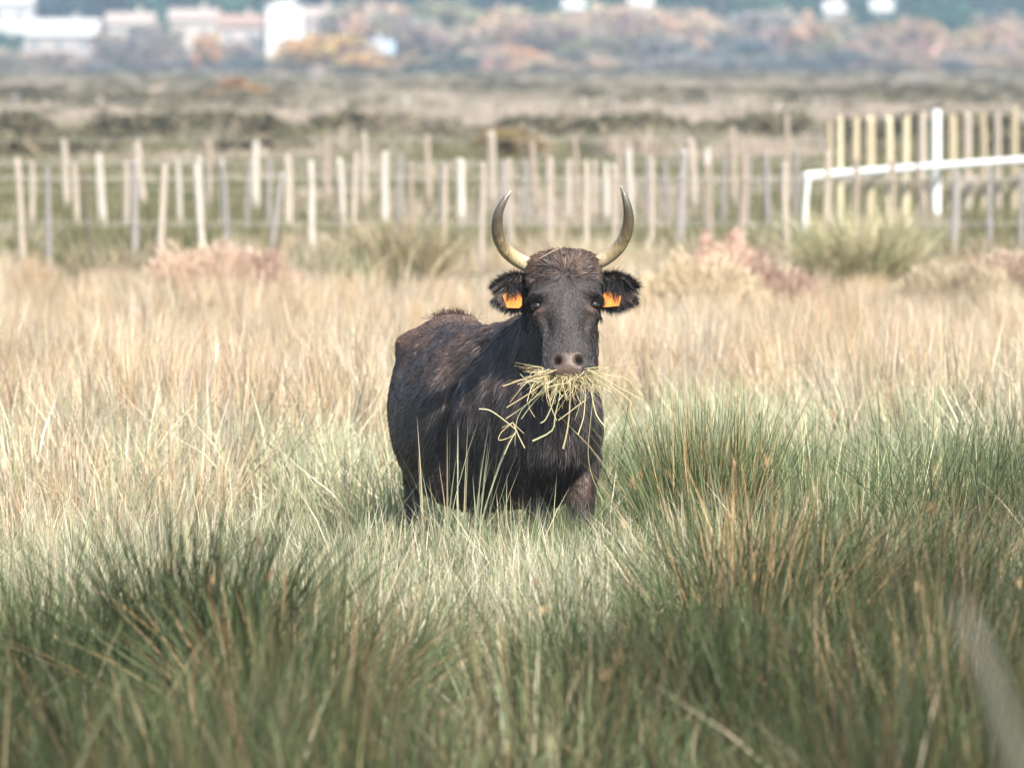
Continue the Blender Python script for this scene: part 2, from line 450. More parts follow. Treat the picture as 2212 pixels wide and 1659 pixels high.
# ---- grass beyond the fences
T_FAR = template_set('far_tuft', [tuft_mesh('far_tuft', rng, 60, 0.4, 0.6, [(0.16, 0.17, 0.08), (0.21, 0.20, 0.11), (0.12, 0.14, 0.06), (0.28, 0.24, 0.145)], 0.022, 0.3, M_SCRUB, None) for _ in range(4)]
                     + [tuft_mesh('far_tuft_tan', rng, 60, 0.4, 0.7, TANSC, 0.022, 0.3, M_SCRUB, None) for _ in range(4)])
n = 11000
x, d = field(n, 66, 235, power=0.3)
tan = np.where(d > 158, 0.6, -0.75) + 1.5 * patch(x, d * 0.4, 4.0, 2.2) + R.normal(0, 0.35, n)
tan += np.where(d < 76, 0.35, 0)
idx = np.where(tan > 0, R.integers(4, 8, n), R.integers(0, 4, n))
sc = R.uniform(0.7, 1.1, n) * np.where(d > 130, 1.35, 0.8)
scatter('pasture_grass', np.stack([x, d, np.zeros(n)], 1), R.uniform(0, 6.28, n), R.normal(0, 0.08, (n, 2)),
        np.stack([sc, sc, sc * 0.85], 1), idx, T_FAR, 'olive and tan pasture grass beyond the wire fences', 'grass')

# ---- scrub of the far marsh
def shrub_blob(name, rng, n, pal, mat, size=0.16, flat=0.6, upright=0.0):
    u = rng.normal(0, 1, (n, 3)); u /= np.linalg.norm(u, axis=1)[:, None]
    rr = rng.uniform(0.35, 1, n) ** 0.5
    Pn = u * rr[:, None] * np.array([1, 1, flat])
    lump = np.array([noise.noise(Vector(q * 1.9 + np.array([size * 77, n * 0.01, 3]))) for q in u])
    Pn *= (0.85 + 0.5 * lump)[:, None]
    Pn[:, 2] += flat * 0.85
    Pn[:, 2] = np.maximum(Pn[:, 2], 0.02)
    a = rng.normal(0, 1, (n, 3)); a[:, 2] += upright * 2; a /= np.linalg.norm(a, axis=1)[:, None]
    b = np.cross(a, rng.normal(0, 1, (n, 3))); b /= np.linalg.norm(b, axis=1)[:, None]
    s = size * rng.uniform(0.6, 1.4, n)[:, None]
    V = np.stack([Pn - a * s, Pn + b * s * 0.45, Pn + a * s, Pn - b * s * 0.45], 1).reshape(-1, 3)
    Fc = np.arange(4 * n).reshape(n, 4)
    pal = np.array(pal); c = pal[rng.integers(0, len(pal), n)] * rng.uniform(0.75, 1.25, (n, 1))
    return make_mesh(name, V, Fc, mat, np.repeat(c, 4, 0))
T_SCRUB = template_set('scrub_bush', [tuft_mesh('scrub_bush', rng, 170, 0.9, 1.25, SCRUBC + OLIVE[:2], 0.09, 0.25, M_SCRUB, bundle=5) for _ in range(4)]
                       + [shrub_blob('scrub_bush_dark', rng, 260, DARKSC, M_SCRUB, 0.2, 0.65, 0.4) for _ in range(3)]
                       + [tuft_mesh('scrub_bush_tan', rng, 170, 0.9, 1.2, TANSC, 0.09, 0.25, M_SCRUB, bundle=5) for _ in range(3)])
n = 5200
x, d = field(n, 128, 720, power=0.25)
q = patch(x * 0.5, d * 0.25, 9.0, 6.6) + R.normal(0, 0.18, n)
idx = np.where(q > 0.12, R.integers(4, 7, n), np.where(q < -0.25, R.integers(7, 10, n), R.integers(0, 4, n)))
sc = R.uniform(0.5, 1.0, n) * (0.62 + d / 1600)
keep = ~((d > 158) & (d < 190)) | (R.uniform(0, 1, n) < 0.12)
band = (d > 138) & (d < 157)
idx = np.where(band, np.where(q > -0.02, R.integers(4, 7, n), R.integers(0, 4, n)), idx)
sc = np.where(band, sc * 1.25, sc)
scatter('far_scrub', np.stack([x, d, np.zeros(n)], 1)[keep], R.uniform(0, 6.28, n)[keep], R.normal(0, 0.06, (n, 2))[keep],
        np.stack([sc * 1.3, sc * 1.3, sc * 0.95], 1)[keep], idx[keep], T_SCRUB,
        'grey brown scrub covering the far marsh below the trees', 'scrub')
# ------------------------------------------------------------------ houses and trees along the far edge
M_HOUSEW = plain_mat('render_wall', None, 0.9, 0.06, 1.0, 0.05, tint=True)
M_TILE = plain_mat('roof_tile', None, 0.85, 0.15, 2.0, 0.2, tint=True)
M_GLASS = plain_mat('window_glass', (0.03, 0.04, 0.05), 0.1, 0.1, 2.0, 0, spec=0.6)
M_SHUT = plain_mat('shutter_paint', (0.52, 0.56, 0.58), 0.6, 0.1, 2.0, 0)

def tinted(o, c): o.color = (*c, 1); return o

def house(vx0, vx1, ytop, d, label, wall_c, roof_c, storeys=2, gable_front=False):
    c0, c1 = P(vx0, 300, d), P(vx1, 300, d)
    zr = P((vx0 + vx1) / 2, ytop, d).z
    w = c1.x - c0.x; dep = max(7.0, min(11.0, w))
    rise = max(1.1, (w if gable_front else dep) * 0.5 * 0.42)
    ze = zr - rise
    root = empty('house', ((c0.x + c1.x) / 2, d, 0)); tag(root, label, 'house', 'houses behind the far trees')
    hw, hd = w / 2, dep / 2
    m = MB()
    m.box((-hw, -hd, -0.1), (hw, hd, ze))
    if gable_front:
        m.add([(-hw, -hd, ze), (hw, -hd, ze), (0, -hd, zr - 0.12), (-hw, hd, ze), (hw, hd, ze), (0, hd, zr - 0.12)], [(0, 1, 2), (5, 4, 3), (0, 2, 5, 3), (2, 1, 4, 5)])
    else:
        m.add([(-hw, -hd, ze), (-hw, hd, ze), (-hw, 0, zr - 0.12), (hw, -hd, ze), (hw, hd, ze), (hw, 0, zr - 0.12)], [(0, 2, 1), (3, 4, 5), (0, 3, 5, 2), (2, 5, 4, 1)])
    tinted(obj('wall', m.mesh('wall', M_HOUSEW), root), wall_c)
    m = MB(); e = 0.45; th = 0.18
    a = hw if gable_front else hd
    k = (zr - ze) / a
    for s in (-1, 1):
        lo, hi = s * (a + e), 0.0
        zl = ze - e * k
        if gable_front:
            pr = [(lo, -hd - e, zl), (hi, -hd - e, zr), (hi, hd + e, zr), (lo, hd + e, zl)]
        else:
            pr = [(-hw - e, lo, zl), (-hw - e, hi, zr), (hw + e, hi, zr), (hw + e, lo, zl)]
        V = pr + [(p[0], p[1], p[2] + th) for p in pr]
        m.add(V, [(3,2,1,0), (4,5,6,7), (0,1,5,4), (1,2,6,5), (2,3,7,6), (3,0,4,7)])
    roof = tinted(obj('roof', m.mesh('roof', M_TILE), root), roof_c)
    m = MB(); cx = hw * 0.4
    m.box((cx - 0.35, -0.3, zr - 0.8), (cx + 0.35, 0.3, zr + 0.9)); m.box((cx - 0.45, -0.4, zr + 0.9), (cx + 0.45, 0.4, zr + 1.02))
    tinted(obj('chimney', m.mesh('chimney', M_HOUSEW), roof), wall_c)
    nwin = max(2, int(w / 2.8)); sh = ze / storeys
    wf = MB(); wf.box((-0.5, -0.05, -0.65), (0.5, 0.03, 0.65)); wfm = wf.mesh('window', M_SHUT)
    pn = MB(); pn.box((-0.36, -0.065, -0.52), (-0.03, -0.052, 0.52)); pn.box((0.03, -0.065, -0.52), (0.36, -0.052, 0.52)); pnm = pn.mesh('pane', M_GLASS)
    for s in range(storeys):
        for i in range(nwin):
            xx = -hw + w * (i + 0.5) / nwin
            if s == 0 and i == nwin // 2:
                dm = MB(); dm.box((xx - 0.5, -hd - 0.06, 0.0), (xx + 0.5, -hd - 0.004, 2.15))
                obj('door', dm.mesh('door', M_SHUT), root); continue
            wo = obj('window', wfm, root, (xx, -hd - 0.034, sh * s + sh * 0.52)); obj('pane', pnm, wo)

WH, CREAM, PINK, GREYW = (0.50, 0.50, 0.50), (0.48, 0.44, 0.39), (0.46, 0.36, 0.33), (0.42, 0.40, 0.40)
TC, TCP, RG = (0.36, 0.25, 0.20), (0.42, 0.35, 0.31), (0.54, 0.53, 0.52)
house(-70, 74, -22, 905, 'tall white house at the end of the far wood, beside a low long house', WH, WH, 3)
house(58, 212, 44, 872, 'low long house with pale roof standing before the dark pines', (0.40, 0.37, 0.355), RG, 2)
house(236, 332, 30, 890, 'cream house with faded orange roof behind the grey shrubs', CREAM, TCP, 2)
house(372, 470, 22, 898, 'cream house with faded terracotta roof next to the bright white gable', CREAM, TCP, 2)
house(474, 566, 34, 880, 'pinkish house with terracotta roof joined beside the white gable', (0.50, 0.44, 0.41), TC, 2)
house(578, 656, -4, 868, 'bright white gabled house, the whitest of the village', (0.74, 0.74, 0.73), WH, 2, True)
house(664, 724, 18, 900, 'small pink house with pale roof behind the golden tree', PINK, TCP, 2)
house(1220, 1258, 0, 930, 'white house peeping over the tan trees behind the bull', WH, WH, 3)
house(1362, 1404, -2, 940, 'white house mostly hidden behind a wide rust coloured thicket', WH, RG, 3)
house(1782, 1818, 6, 935, 'white house between two blue green trees', WH, RG, 3)
house(1882, 1922, 2, 925, 'white house above the orange brown trees beyond the palisade', WH, WH, 3)
house(752, 846, 92, 800, 'low white hut with blue grey roof beside the golden tree', (0.50, 0.50, 0.52), (0.36, 0.46, 0.55), 1)

def tree_mesh(rng, kind):
    """unit tree: height 1, crown radius about 0.5"""
    m = MB()
    th = {'pine': 0.5, 'round': 0.3, 'bush': 0.15}[kind]
    m.tube([(0, 0, -0.03), (0.012, 0.01, th * 0.6), (0.0, 0.02, th), (0.02, 0.0, th + 0.25)], [0.035, 0.027, 0.02, 0.008], 7)
    for k in range(7):
        a = k * 2.4 + rng.uniform(-.4, .4); z0 = th * rng.uniform(0.65, 1.25); r = rng.uniform(0.2, 0.36)
        m.tube([(0, 0, z0), (math.cos(a) * r * 0.5, math.sin(a) * r * 0.5, z0 + 0.10), (math.cos(a) * r, math.sin(a) * r, z0 + rng.uniform(0.15, 0.3))], [0.014, 0.009, 0.003], 5)
    trunk = m.mesh('trunk', M_BARK)
    nc = 26 if kind != 'bush' else 20
    Vs, Cs = [], []
    for k in range(nc):
        a = rng.uniform(0, 6.28); 
        if kind == 'pine': r = 0.42 * math.sqrt(rng.uniform(0, 1)); z = rng.uniform(0.48, 0.93) - r * 0.25
        elif kind == 'round': r = 0.38 * math.sqrt(rng.uniform(0, 1)); z = rng.uniform(0.25, 0.9) * (1 - r * 0.45)
        else: r = 0.42 * math.sqrt(rng.uniform(0, 1)); z = rng.uniform(0.12, 0.85) * (1 - r * 0.6)
        cpos = np.array([math.cos(a) * r, math.sin(a) * r, z]); cr = rng.uniform(0.10, 0.19)
        nl = 70
        u = rng.normal(0, 1, (nl, 3)); u /= np.linalg.norm(u, axis=1)[:, None]
        Pn = cpos + u * cr * rng.uniform(0.3, 1, (nl, 1)) * np.array([1.1, 1.1, 0.8])
        aa = rng.normal(0, 1, (nl, 3)); aa /= np.linalg.norm(aa, axis=1)[:, None]
        bb = np.cross(aa, rng.normal(0, 1, (nl, 3))); bb /= np.linalg.norm(bb, axis=1)[:, None]
        s = rng.uniform(0.028, 0.05, (nl, 1))
        Vs.append(np.stack([Pn - aa * s, Pn + bb * s * .6, Pn + aa * s, Pn - bb * s * .6], 1).reshape(-1, 3))
        tone = rng.uniform(0.75, 1.3) * rng.uniform(0.8, 1.2, (nl, 1)) * (1 + rng.normal(0, 0.06, (1, 3)))
        Cs.append(np.repeat(tone, 4, 0))
    V = np.concatenate(Vs); C = np.concatenate(Cs)
    return trunk, make_mesh('crown', V, np.arange(len(V)).reshape(-1, 4), M_LEAF, C)

rng = np.random.default_rng(8)
PROTO = {k: [tree_mesh(rng, k) for _ in range(3)] for k in ('pine', 'round', 'bush')}
def tree(name, kind, vx, ytop, hwid, d, c, label, cat, group):
    b = P(vx, 300, d); zt = P(vx, ytop, d).z; rad = hwid * 1.45 * d / F_PX
    tr, cr = random.choice(PROTO[kind])
    root = empty(name, (b.x, d, 0)); root.rotation_euler = (0, 0, random.uniform(0, 6.28))
    root.scale = (rad / 0.5, rad / 0.5, zt / 0.86)
    tag(root, label, cat, group)
    obj('trunk', tr, root)
    o = obj('crown', cr, root); tinted(o, c)
    return root

ORG, TANO, GBR, GREY, TEAL, GOLD, OLV, PEACH, BLUEG = (0.56, 0.34, 0.18), (0.50, 0.37, 0.25), (0.38, 0.30, 0.24), (0.31, 0.28, 0.26), (0.05, 0.12, 0.085), (0.60, 0.41, 0.18), (0.30, 0.28, 0.18), (0.58, 0.42, 0.32), (0.15, 0.165, 0.18)
CN = {ORG: 'rust orange', TANO: 'tan', GBR: 'grey brown', GREY: 'bare grey', TEAL: 'dark green', GOLD: 'golden yellow', OLV: 'olive', PEACH: 'pale peach', BLUEG: 'slate coloured'}
T_LIST = [
 (-40, 95, 70, 800, TANO), (48, 100, 78, 790, GBR), (118, 118, 40, 800, GBR), (265, 84, 56, 850, GREY), (330, 92, 46, 840, GBR),
 (300, 48, 40, 862, GREY), (236, 66, 34, 858, GBR), (360, 52, 36, 862, GBR), (500, 90, 40, 855, GBR), (20, 70, 36, 860, TEAL), (150, 108, 46, 850, GBR), (446, 72, 26, 800, ORG), (400, 96, 38, 850, GREY), (540, 100, 40, 850, GREY), (706, 74, 84, 780, GOLD), (640, 104, 44, 785, GOLD), (775, 104, 54, 790, TANO),
 (796, 2, 78, 850, GBR), (880, 30, 66, 840, GREY), (968, -4, 62, 850, OLV), (952, 112, 62, 775, TEAL), (1010, 60, 56, 830, GBR),
 (1060, 40, 66, 840, PEACH), (1130, 18, 84, 850, TANO), (1050, 98, 52, 790, PEACH), (1120, 96, 60, 800, ORG), (1210, 46, 66, 830, GBR),
 (1290, 26, 74, 845, PEACH), (1370, 14, 80, 850, PEACH), (1452, 20, 74, 850, PEACH), (1300, 78, 70, 800, OLV), (1400, 76, 70, 800, GREY),
 (1510, 40, 70, 840, GBR), (1570, 34, 70, 850, GREY), (1500, 96, 70, 800, BLUEG), (1610, 80, 66, 800, BLUEG), (1660, 26, 64, 850, GREY), (1720, 56, 66, 830, GBR),
 (1700, 100, 56, 790, GREY), (1800, 50, 56, 840, TEAL), (1780, 90, 60, 795, OLV), (1870, 52, 56, 830, GBR), (1945, 44, 64, 820, ORG), (1998, 60, 50, 815, ORG), (1880, 100, 66, 790, BLUEG),
 (2030, 14, 56, 860, TEAL), (2090, 60, 62, 830, TANO), (2050, 104, 66, 790, GREY), (2150, 26, 56, 850, GBR), (2140, 96, 56, 790, GREY), (2206, 50, 46, 820, PEACH), (2220, 110, 40, 780, ORG), (2300, 40, 80, 830, GBR), (-120, 70, 80, 830, GREY)]
T_LIST += [(vx + random.uniform(25, 50), min(120, max(4, yt + random.uniform(-12, 26))), hw * random.uniform(0.8, 1.05), d + random.uniform(-25, 12), random.choice([c, c, TANO, GBR, PEACH])) for vx, yt, hw, d, c in T_LIST if vx > 690 and c not in (TEAL,)]
T_LIST += [(1238, 22, 40, 870, TANO), (1385, 10, 44, 870, PEACH), (1800, 34, 36, 870, GBR), (1905, 26, 40, 870, TEAL)]
T_LIST += [(vx, random.uniform(104, 128), random.uniform(36, 56), random.uniform(765, 790), random.choice([GBR, GREY, BLUEG, TANO])) for vx in range(860, 2300, 62)]
for vx, yt, hw, d, c in T_LIST:
    kind = 'bush' if yt > 92 else 'round'
    nm = {ORG: 'autumn_tree', PEACH: 'autumn_tree', GOLD: 'autumn_tree', TEAL: 'evergreen_tree', BLUEG: 'thicket_tree'}.get(c, 'tamarisk_tree')
    lab = f'{CN[c]} ' + ('low bushy tree at the foot of the far wood' if kind == 'bush' else 'rounded tree in the far tree line')
    tree(nm, kind, vx, yt, hw, d, c, lab, 'tree', f'{CN[c]} {kind} trees of the far tree line')
# the low dark hedge shrubs under the pale houses on the left
for vx, yt, hw in ((170, 142, 34), (222, 138, 36), (280, 140, 34), (330, 136, 34), (385, 128, 36), (450, 132, 34), (505, 128, 40), (560, 126, 36), (610, 130, 30)):
    tree('hedge_shrub', 'bush', vx, yt, hw, 800, BLUEG if vx % 4 else (0.06, 0.10, 0.085), 'dark low hedge shrub in front of the pale houses', 'shrub', 'hedge shrubs below the houses')
# tall pines behind
vx = -190
k = 0
while vx < 2420:
    d = 985 + 45 * (k % 3)
    tree('pine_tree', 'pine', vx, random.uniform(-95, -45), random.uniform(80, 110), d, random.choice([(0.05, 0.13, 0.10), (0.07, 0.16, 0.10), (0.045, 0.10, 0.115)]),
         'tall dark blue green pine rising behind the village', 'tree', 'pines behind the village')
    vx += random.uniform(40, 58); k += 1
vx = -190
while vx < 2420:
    tree('evergreen_oak', 'bush', vx, random.uniform(40, 70), random.uniform(60, 90), 965, random.choice([(0.06, 0.14, 0.10), (0.08, 0.15, 0.10), (0.05, 0.11, 0.12)]),
         'dark evergreen oak filling the wood under the pines', 'tree', 'evergreen oaks under the pines')
    vx += random.uniform(55, 80)
# single coloured shrubs standing in the marsh
for vx, yt, hw, d, c, lab in (
    (522, 168, 66, 300, (0.44, 0.25, 0.09), 'large golden orange shrub alone in the far marsh'),
    (372, 172, 34, 420, (0.40, 0.20, 0.10), 'small orange shrub in the far marsh near the large golden one'),
    (652, 163, 38, 520, (0.05, 0.09, 0.045), 'dark green shrub under the golden tree'),
    (1100, 262, 60, 125, (0.26, 0.19, 0.09), 'brown dry shrub standing behind the tall fence posts')):
    tree('marsh_shrub', 'bush', vx, yt, hw, d, c, lab, 'shrub', None)

# ------------------------------------------------------------------ fences
def post_mesh(rng, pointed=False):
    n, rings = 9, 6
    ph = rng.uniform(0, 6.28)
    V = []
    off = rng.normal(0, 0.16, (rings, 2)).cumsum(0) * 0.8
    rn = rng.uniform(0.85, 1.15, n)
    for i in range(rings):
        t = i / (rings - 1)
        rad = 1.08 - 0.2 * t
        for k in range(n):
            a = 2 * math.pi * k / n + ph
            V.append((off[i, 0] + rad * rn[k] * math.cos(a) * rng.uniform(.95, 1.05), off[i, 1] + rad * rn[k] * math.sin(a), t + (0.02 * math.cos(a - ph) if i == rings - 1 else 0)))
    V.append((off[-1, 0], off[-1, 1], 1.03 if pointed else 1.006))
    Fc = [(i*n+k, i*n+(k+1) % n, (i+1)*n+(k+1) % n, (i+1)*n+k) for i in range(rings-1) for k in range(n)]
    Fc += [((rings-1)*n+k, (rings-1)*n+(k+1) % n, rings*n) for k in range(n)]
    return make_mesh('post', V, Fc, M_WOOD)
rng = np.random.default_rng(4)
POSTS = [post_mesh(rng, k % 3 == 0) for k in range(8)]
W_GREY, W_CREAM, W_WHITE, W_TAN, W_DARK, W_YEL = (0.30, 0.28, 0.265), (0.46, 0.40, 0.335), (0.54, 0.50, 0.445), (0.37, 0.305, 0.245), (0.17, 0.135, 0.10), (0.48, 0.41, 0.28)
def post(parent, xt, yt, xb, yb, d, wpx, c, name='post'):
    T = P(xt, yt, d)
    Bq = P(xb, yb, d)
    dirv = (T - Bq)
    k = (T.z + 0.15) / max(0.05, dirv.z)
    base = T - dirv * k
    base.y = d + random.uniform(-0.25, 0.25) * 0
    L = (T - base).length
    r = wpx * 0.5 * d / F_PX
    o = obj(name, random.choice(POSTS), parent)
    q = (T - base).to_track_quat('Z', 'Y')
    o.rotation_mode = 'QUATERNION'
    o.rotation_quaternion = q @ Matrix.Rotation(random.uniform(0, 6.28), 3, 'Z').to_quaternion()
    o.location = base - parent.location
    o.scale = (r, r, L)
    kk = random.uniform(0.85, 1.12); tinted(o, tuple(min(1, v * kk) for v in c))
    return o
def wire(parent, d, z, x0, x1, knots, sag=0.02, r=0.0028):
    pts = []
    xs = sorted([x0, x1] + [k for k in knots if x0 < k < x1])
    for a, b in zip(xs[:-1], xs[1:]):
        for s in range(3):
            t = s / 3; pts.append((a + (b - a) * t, d - 0.06, z - sag * 4 * t * (1 - t) + random.uniform(-.006, .006)))
    pts.append((xs[-1], d - 0.06, z))
    m = MB(); m.tube(pts, r, 4)
    world_child('wire', m.mesh('wire', M_WIRE), parent)

def fence(name, d, label, posts, wires):
    root = empty(name, (0, d, 0)); tag(root, label, 'fence')
    xs = []
    for p in posts:
        xt, yt, xb, yb, w, c = p
        post(root, xt + random.uniform(-5, 5), yt + random.uniform(-6, 6), xb, yb, d, w, c); xs.append(P(xt, 300, d).x)
    for z in wires:
        wire(root, d, z, min(xs) - 0.6, max(xs) + 0.6, xs)
G, C_, Wt, Tn, Dk = W_GREY, W_CREAM, W_WHITE, W_TAN, W_DARK
near = [(37,348,49,552,15,C_),(103,366,107,570,13,G),(183,362,195,531,10,Dk),(288,348,292,582,17,G),(352,350,345,549,15,C_),(423,360,438,552,15,Wt),
        (485,362,493,552,15,G),(602,379,580,566,14,G),(678,350,678,590,15,Wt),(890,356,893,560,15,Tn),(957,360,958,560,13,C_),(1038,356,1040,560,15,C_),(1109,350,1108,545,15,C_),(1189,338,1190,545,20,C_),
        (1268,352,1266,545,14,C_),(1328,356,1330,545,14,C_),(1407,336,1408,560,13,C_),(1467,332,1463,562,21,G),(1537,356,1539,558,15,Tn),(1609,342,1604,578,18,Tn),(1691,348,1695,582,20,C_),
        (1779,329,1779,560,14,C_),(1853,350,1846,560,13,Tn),(1935,348,1934,560,13,Tn),(1987,358,2009,566,10,Tn),(2067,368,2059,597,20,G),(2141,360,2139,593,15,G),(2207,371,2207,590,14,G),
        (-60,352,-58,560,15,C_),(-150,356,-146,560,15,G),(2300,366,2296,590,16,G),(2390,362,2390,590,16,Tn)]
mid = [(70,352,70,500,11,C_),(160,352,168,477,12,C_),(210,338,222,477,18,Wt),(271,348,273,500,13,C_),(388,342,390,470,12,Wt),(434,342,436,500,13,Wt),(479,342,482,500,12,Wt),(534,352,535,500,9,G),(582,344,580,500,12,G),
       (623,338,625,492,16,C_),(736,346,744,492,13,Wt),(765,334,763,490,12,C_),(828,334,830,480,18,Wt),(861,340,862,470,13,G),(951,353,952,490,10,G),(992,343,993,490,19,Wt),(1090,348,1090,490,12,G),
       (1135,348,1136,490,14,G),(1225,348,1227,490,14,C_),(1281,347,1282,490,11,C_),(1312,348,1312,490,12,Wt),(1361,327,1364,490,17,Wt),(1395,345,1395,490,11,G),(1442,340,1442,490,13,G),(1473,330,1473,490,12,G),(1530,327,1531,490,17,Wt),
       (1563,338,1563,490,11,G),(1613,343,1611,490,12,G),(1657,335,1658,480,16,G),(1721,330,1720,480,13,G),(-30,346,-28,490,14,C_),(-110,346,-108,490,14,C_)]
tall = [(130,305,145,490,17,C_),(302,305,315,480,16,C_),(448,308,452,490,13,Tn),(552,303,553,480,18,Wt),(707,303,706,490,15,Tn),(784,284,788,490,16,C_),(927,297,930,480,13,Tn),(1060,290,1064,490,18,C_),
        (1152,303,1158,480,15,Tn),(1245,293,1248,480,12,Tn),(1337,298,1338,490,11,Tn),(1407,302,1410,490,11,Tn),(1495,298,1502,455,16,C_),(1586,284,1590,455,15,Tn),(1699,245,1705,420,11,Tn),(-40,305,-38,480,14,Tn)]
fence('wire_fence', 64.0, 'nearest wire fence of crooked grey and cream split posts', near, (1.02, 0.99, 0.55, 0.51))
fence('wire_fence', 76.0, 'short white topped posts strung with wire behind the nearest fence', mid, (0.95, 0.62))
fence('wire_fence', 86.0, 'rearmost wire fence with the tallest thin brown posts', tall, (1.12, 0.8))
far = [(x_, random.uniform(205, 228), x_ + random.uniform(-2, 2), 268, random.uniform(7, 12), random.choice([C_, G, Wt])) for x_ in (35, 98, 215, 262, 690, 742, 880, 1130, 1180, 1260, 1320, 1395, 1462, 1535, 1600, 1680, 1760)]
fence('post_row', 212.0, 'faint row of pale posts far out in the scrub', far, (0.8,))

# palisade of round yellow stakes and the white rail before it
def pal_d(vx): return 72.0 + (vx - 1793) / (2188 - 1793) * 11.0
root = empty('stake_palisade', (4.8, 77, 0)); tag(root, 'palisade of tall round yellowish stakes behind the white rail', 'palisade')
for xt, yt, w in ((1793,262,16),(1814,258,13),(1848,258,16),(1882,256,20),(1921,256,17),(1957,252,17),(1991,249,19),(2058,246,19),(2092,247,17),(2125,242,17),(2156,241,16),(2188,238,17),(2222,236,17),(2256,234,17),(2290,232,17)):
    d = pal_d(xt)
    post(root, xt, yt, xt + random.uniform(-3, 3), 520, d, w, random.choice([W_YEL, W_CREAM, (0.60, 0.53, 0.37)]), 'stake')
root = empty('white_rail', (4.6, 75, 0)); tag(root, 'white painted rail with one tall white post in front of the palisade', 'rail')
m = MB(); a, b = P(1742, 381, 70.9), P(2310, 339, 85.3)
pts = [a.lerp(b, k / 8) for k in range(9)]
m.tube(pts, 0.052, 12); world_child('rail', m.mesh('rail', M_WHITE, True), root)
m = MB(); t_ = P(2023, 237, 78.0); m.tube([(t_.x, 78.0, -0.1), (t_.x, 78.0, 0.7), (t_.x, 78.0, t_.z)], 0.062, 12); world_child('post', m.mesh('post', M_WHITE), root)
m = MB(); m.tube([(a.x + .02, 70.9, a.z + 0.02), (a.x - .01, 70.95, a.z - 0.35), (a.x - .03, 70.95, -0.1)], 0.034, 12); world_child('post', m.mesh('post', M_WHITE), root)

# ------------------------------------------------------------------ tussocks, red glasswort, single stems
def tussock(name, vx, d, n, r, h, pal, width, lean, label, heads=0, pref=None, base=(0.14, 0.11, 0.06), cat='rush tussock', seed=1, segs=5, mat=None):
    g_ = np.random.default_rng(seed)
    me = tuft_mesh(name, g_, n, r, h, pal, width, lean, mat or M_RUSH, base, heads, segs=segs, pref=pref)
    o = obj(name, me, None, (P(vx, 300, d).x, d, 0))
    return tag(o, label, cat)
GREENT = [(0.24, 0.26, 0.14), (0.31, 0.32, 0.19), (0.18, 0.21, 0.10), (0.42, 0.36, 0.22), (0.35, 0.31, 0.18), (0.52, 0.44, 0.30)]
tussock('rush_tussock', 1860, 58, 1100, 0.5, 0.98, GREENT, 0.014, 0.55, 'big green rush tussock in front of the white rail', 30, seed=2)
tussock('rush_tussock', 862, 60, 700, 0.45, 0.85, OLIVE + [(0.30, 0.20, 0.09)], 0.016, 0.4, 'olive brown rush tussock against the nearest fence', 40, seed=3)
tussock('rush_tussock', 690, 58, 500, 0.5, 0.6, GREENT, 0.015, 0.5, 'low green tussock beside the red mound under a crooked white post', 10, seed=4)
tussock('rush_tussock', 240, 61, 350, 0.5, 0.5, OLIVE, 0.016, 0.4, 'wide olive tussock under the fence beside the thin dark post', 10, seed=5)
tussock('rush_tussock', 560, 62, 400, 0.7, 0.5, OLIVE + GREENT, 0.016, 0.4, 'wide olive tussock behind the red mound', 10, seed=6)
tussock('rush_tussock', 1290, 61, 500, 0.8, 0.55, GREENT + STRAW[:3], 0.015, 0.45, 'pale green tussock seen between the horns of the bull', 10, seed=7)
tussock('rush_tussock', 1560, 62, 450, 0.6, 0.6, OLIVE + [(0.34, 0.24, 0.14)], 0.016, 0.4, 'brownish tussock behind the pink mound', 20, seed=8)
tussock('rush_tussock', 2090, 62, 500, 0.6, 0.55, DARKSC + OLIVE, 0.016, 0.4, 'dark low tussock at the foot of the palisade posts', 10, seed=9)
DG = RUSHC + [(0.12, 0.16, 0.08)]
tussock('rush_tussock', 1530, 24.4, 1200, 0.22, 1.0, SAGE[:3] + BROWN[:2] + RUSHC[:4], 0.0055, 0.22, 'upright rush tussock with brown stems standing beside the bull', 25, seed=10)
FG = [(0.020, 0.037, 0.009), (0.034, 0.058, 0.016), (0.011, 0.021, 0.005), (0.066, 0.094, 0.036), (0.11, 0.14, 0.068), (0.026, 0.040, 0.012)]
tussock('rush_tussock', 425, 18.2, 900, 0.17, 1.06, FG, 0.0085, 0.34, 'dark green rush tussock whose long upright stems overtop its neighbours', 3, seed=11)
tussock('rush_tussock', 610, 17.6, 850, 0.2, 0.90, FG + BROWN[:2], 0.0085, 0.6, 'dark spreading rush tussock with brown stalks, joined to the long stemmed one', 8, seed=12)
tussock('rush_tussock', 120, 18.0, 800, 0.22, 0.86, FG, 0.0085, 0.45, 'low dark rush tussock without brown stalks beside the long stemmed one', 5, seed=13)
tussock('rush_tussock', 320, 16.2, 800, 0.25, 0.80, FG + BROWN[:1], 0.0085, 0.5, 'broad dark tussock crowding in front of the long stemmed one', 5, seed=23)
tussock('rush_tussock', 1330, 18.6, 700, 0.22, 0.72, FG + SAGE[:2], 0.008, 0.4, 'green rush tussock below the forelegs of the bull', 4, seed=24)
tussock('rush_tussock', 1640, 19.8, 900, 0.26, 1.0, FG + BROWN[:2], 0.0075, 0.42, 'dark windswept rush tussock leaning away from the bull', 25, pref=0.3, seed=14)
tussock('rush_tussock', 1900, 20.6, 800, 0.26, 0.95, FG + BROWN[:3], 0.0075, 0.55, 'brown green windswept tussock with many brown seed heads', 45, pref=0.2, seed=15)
tussock('rush_tussock', 1560, 17.4, 700, 0.24, 0.86, FG, 0.0085, 0.4, 'tall dark green rushes in front of the windswept tussock', 12, seed=16)
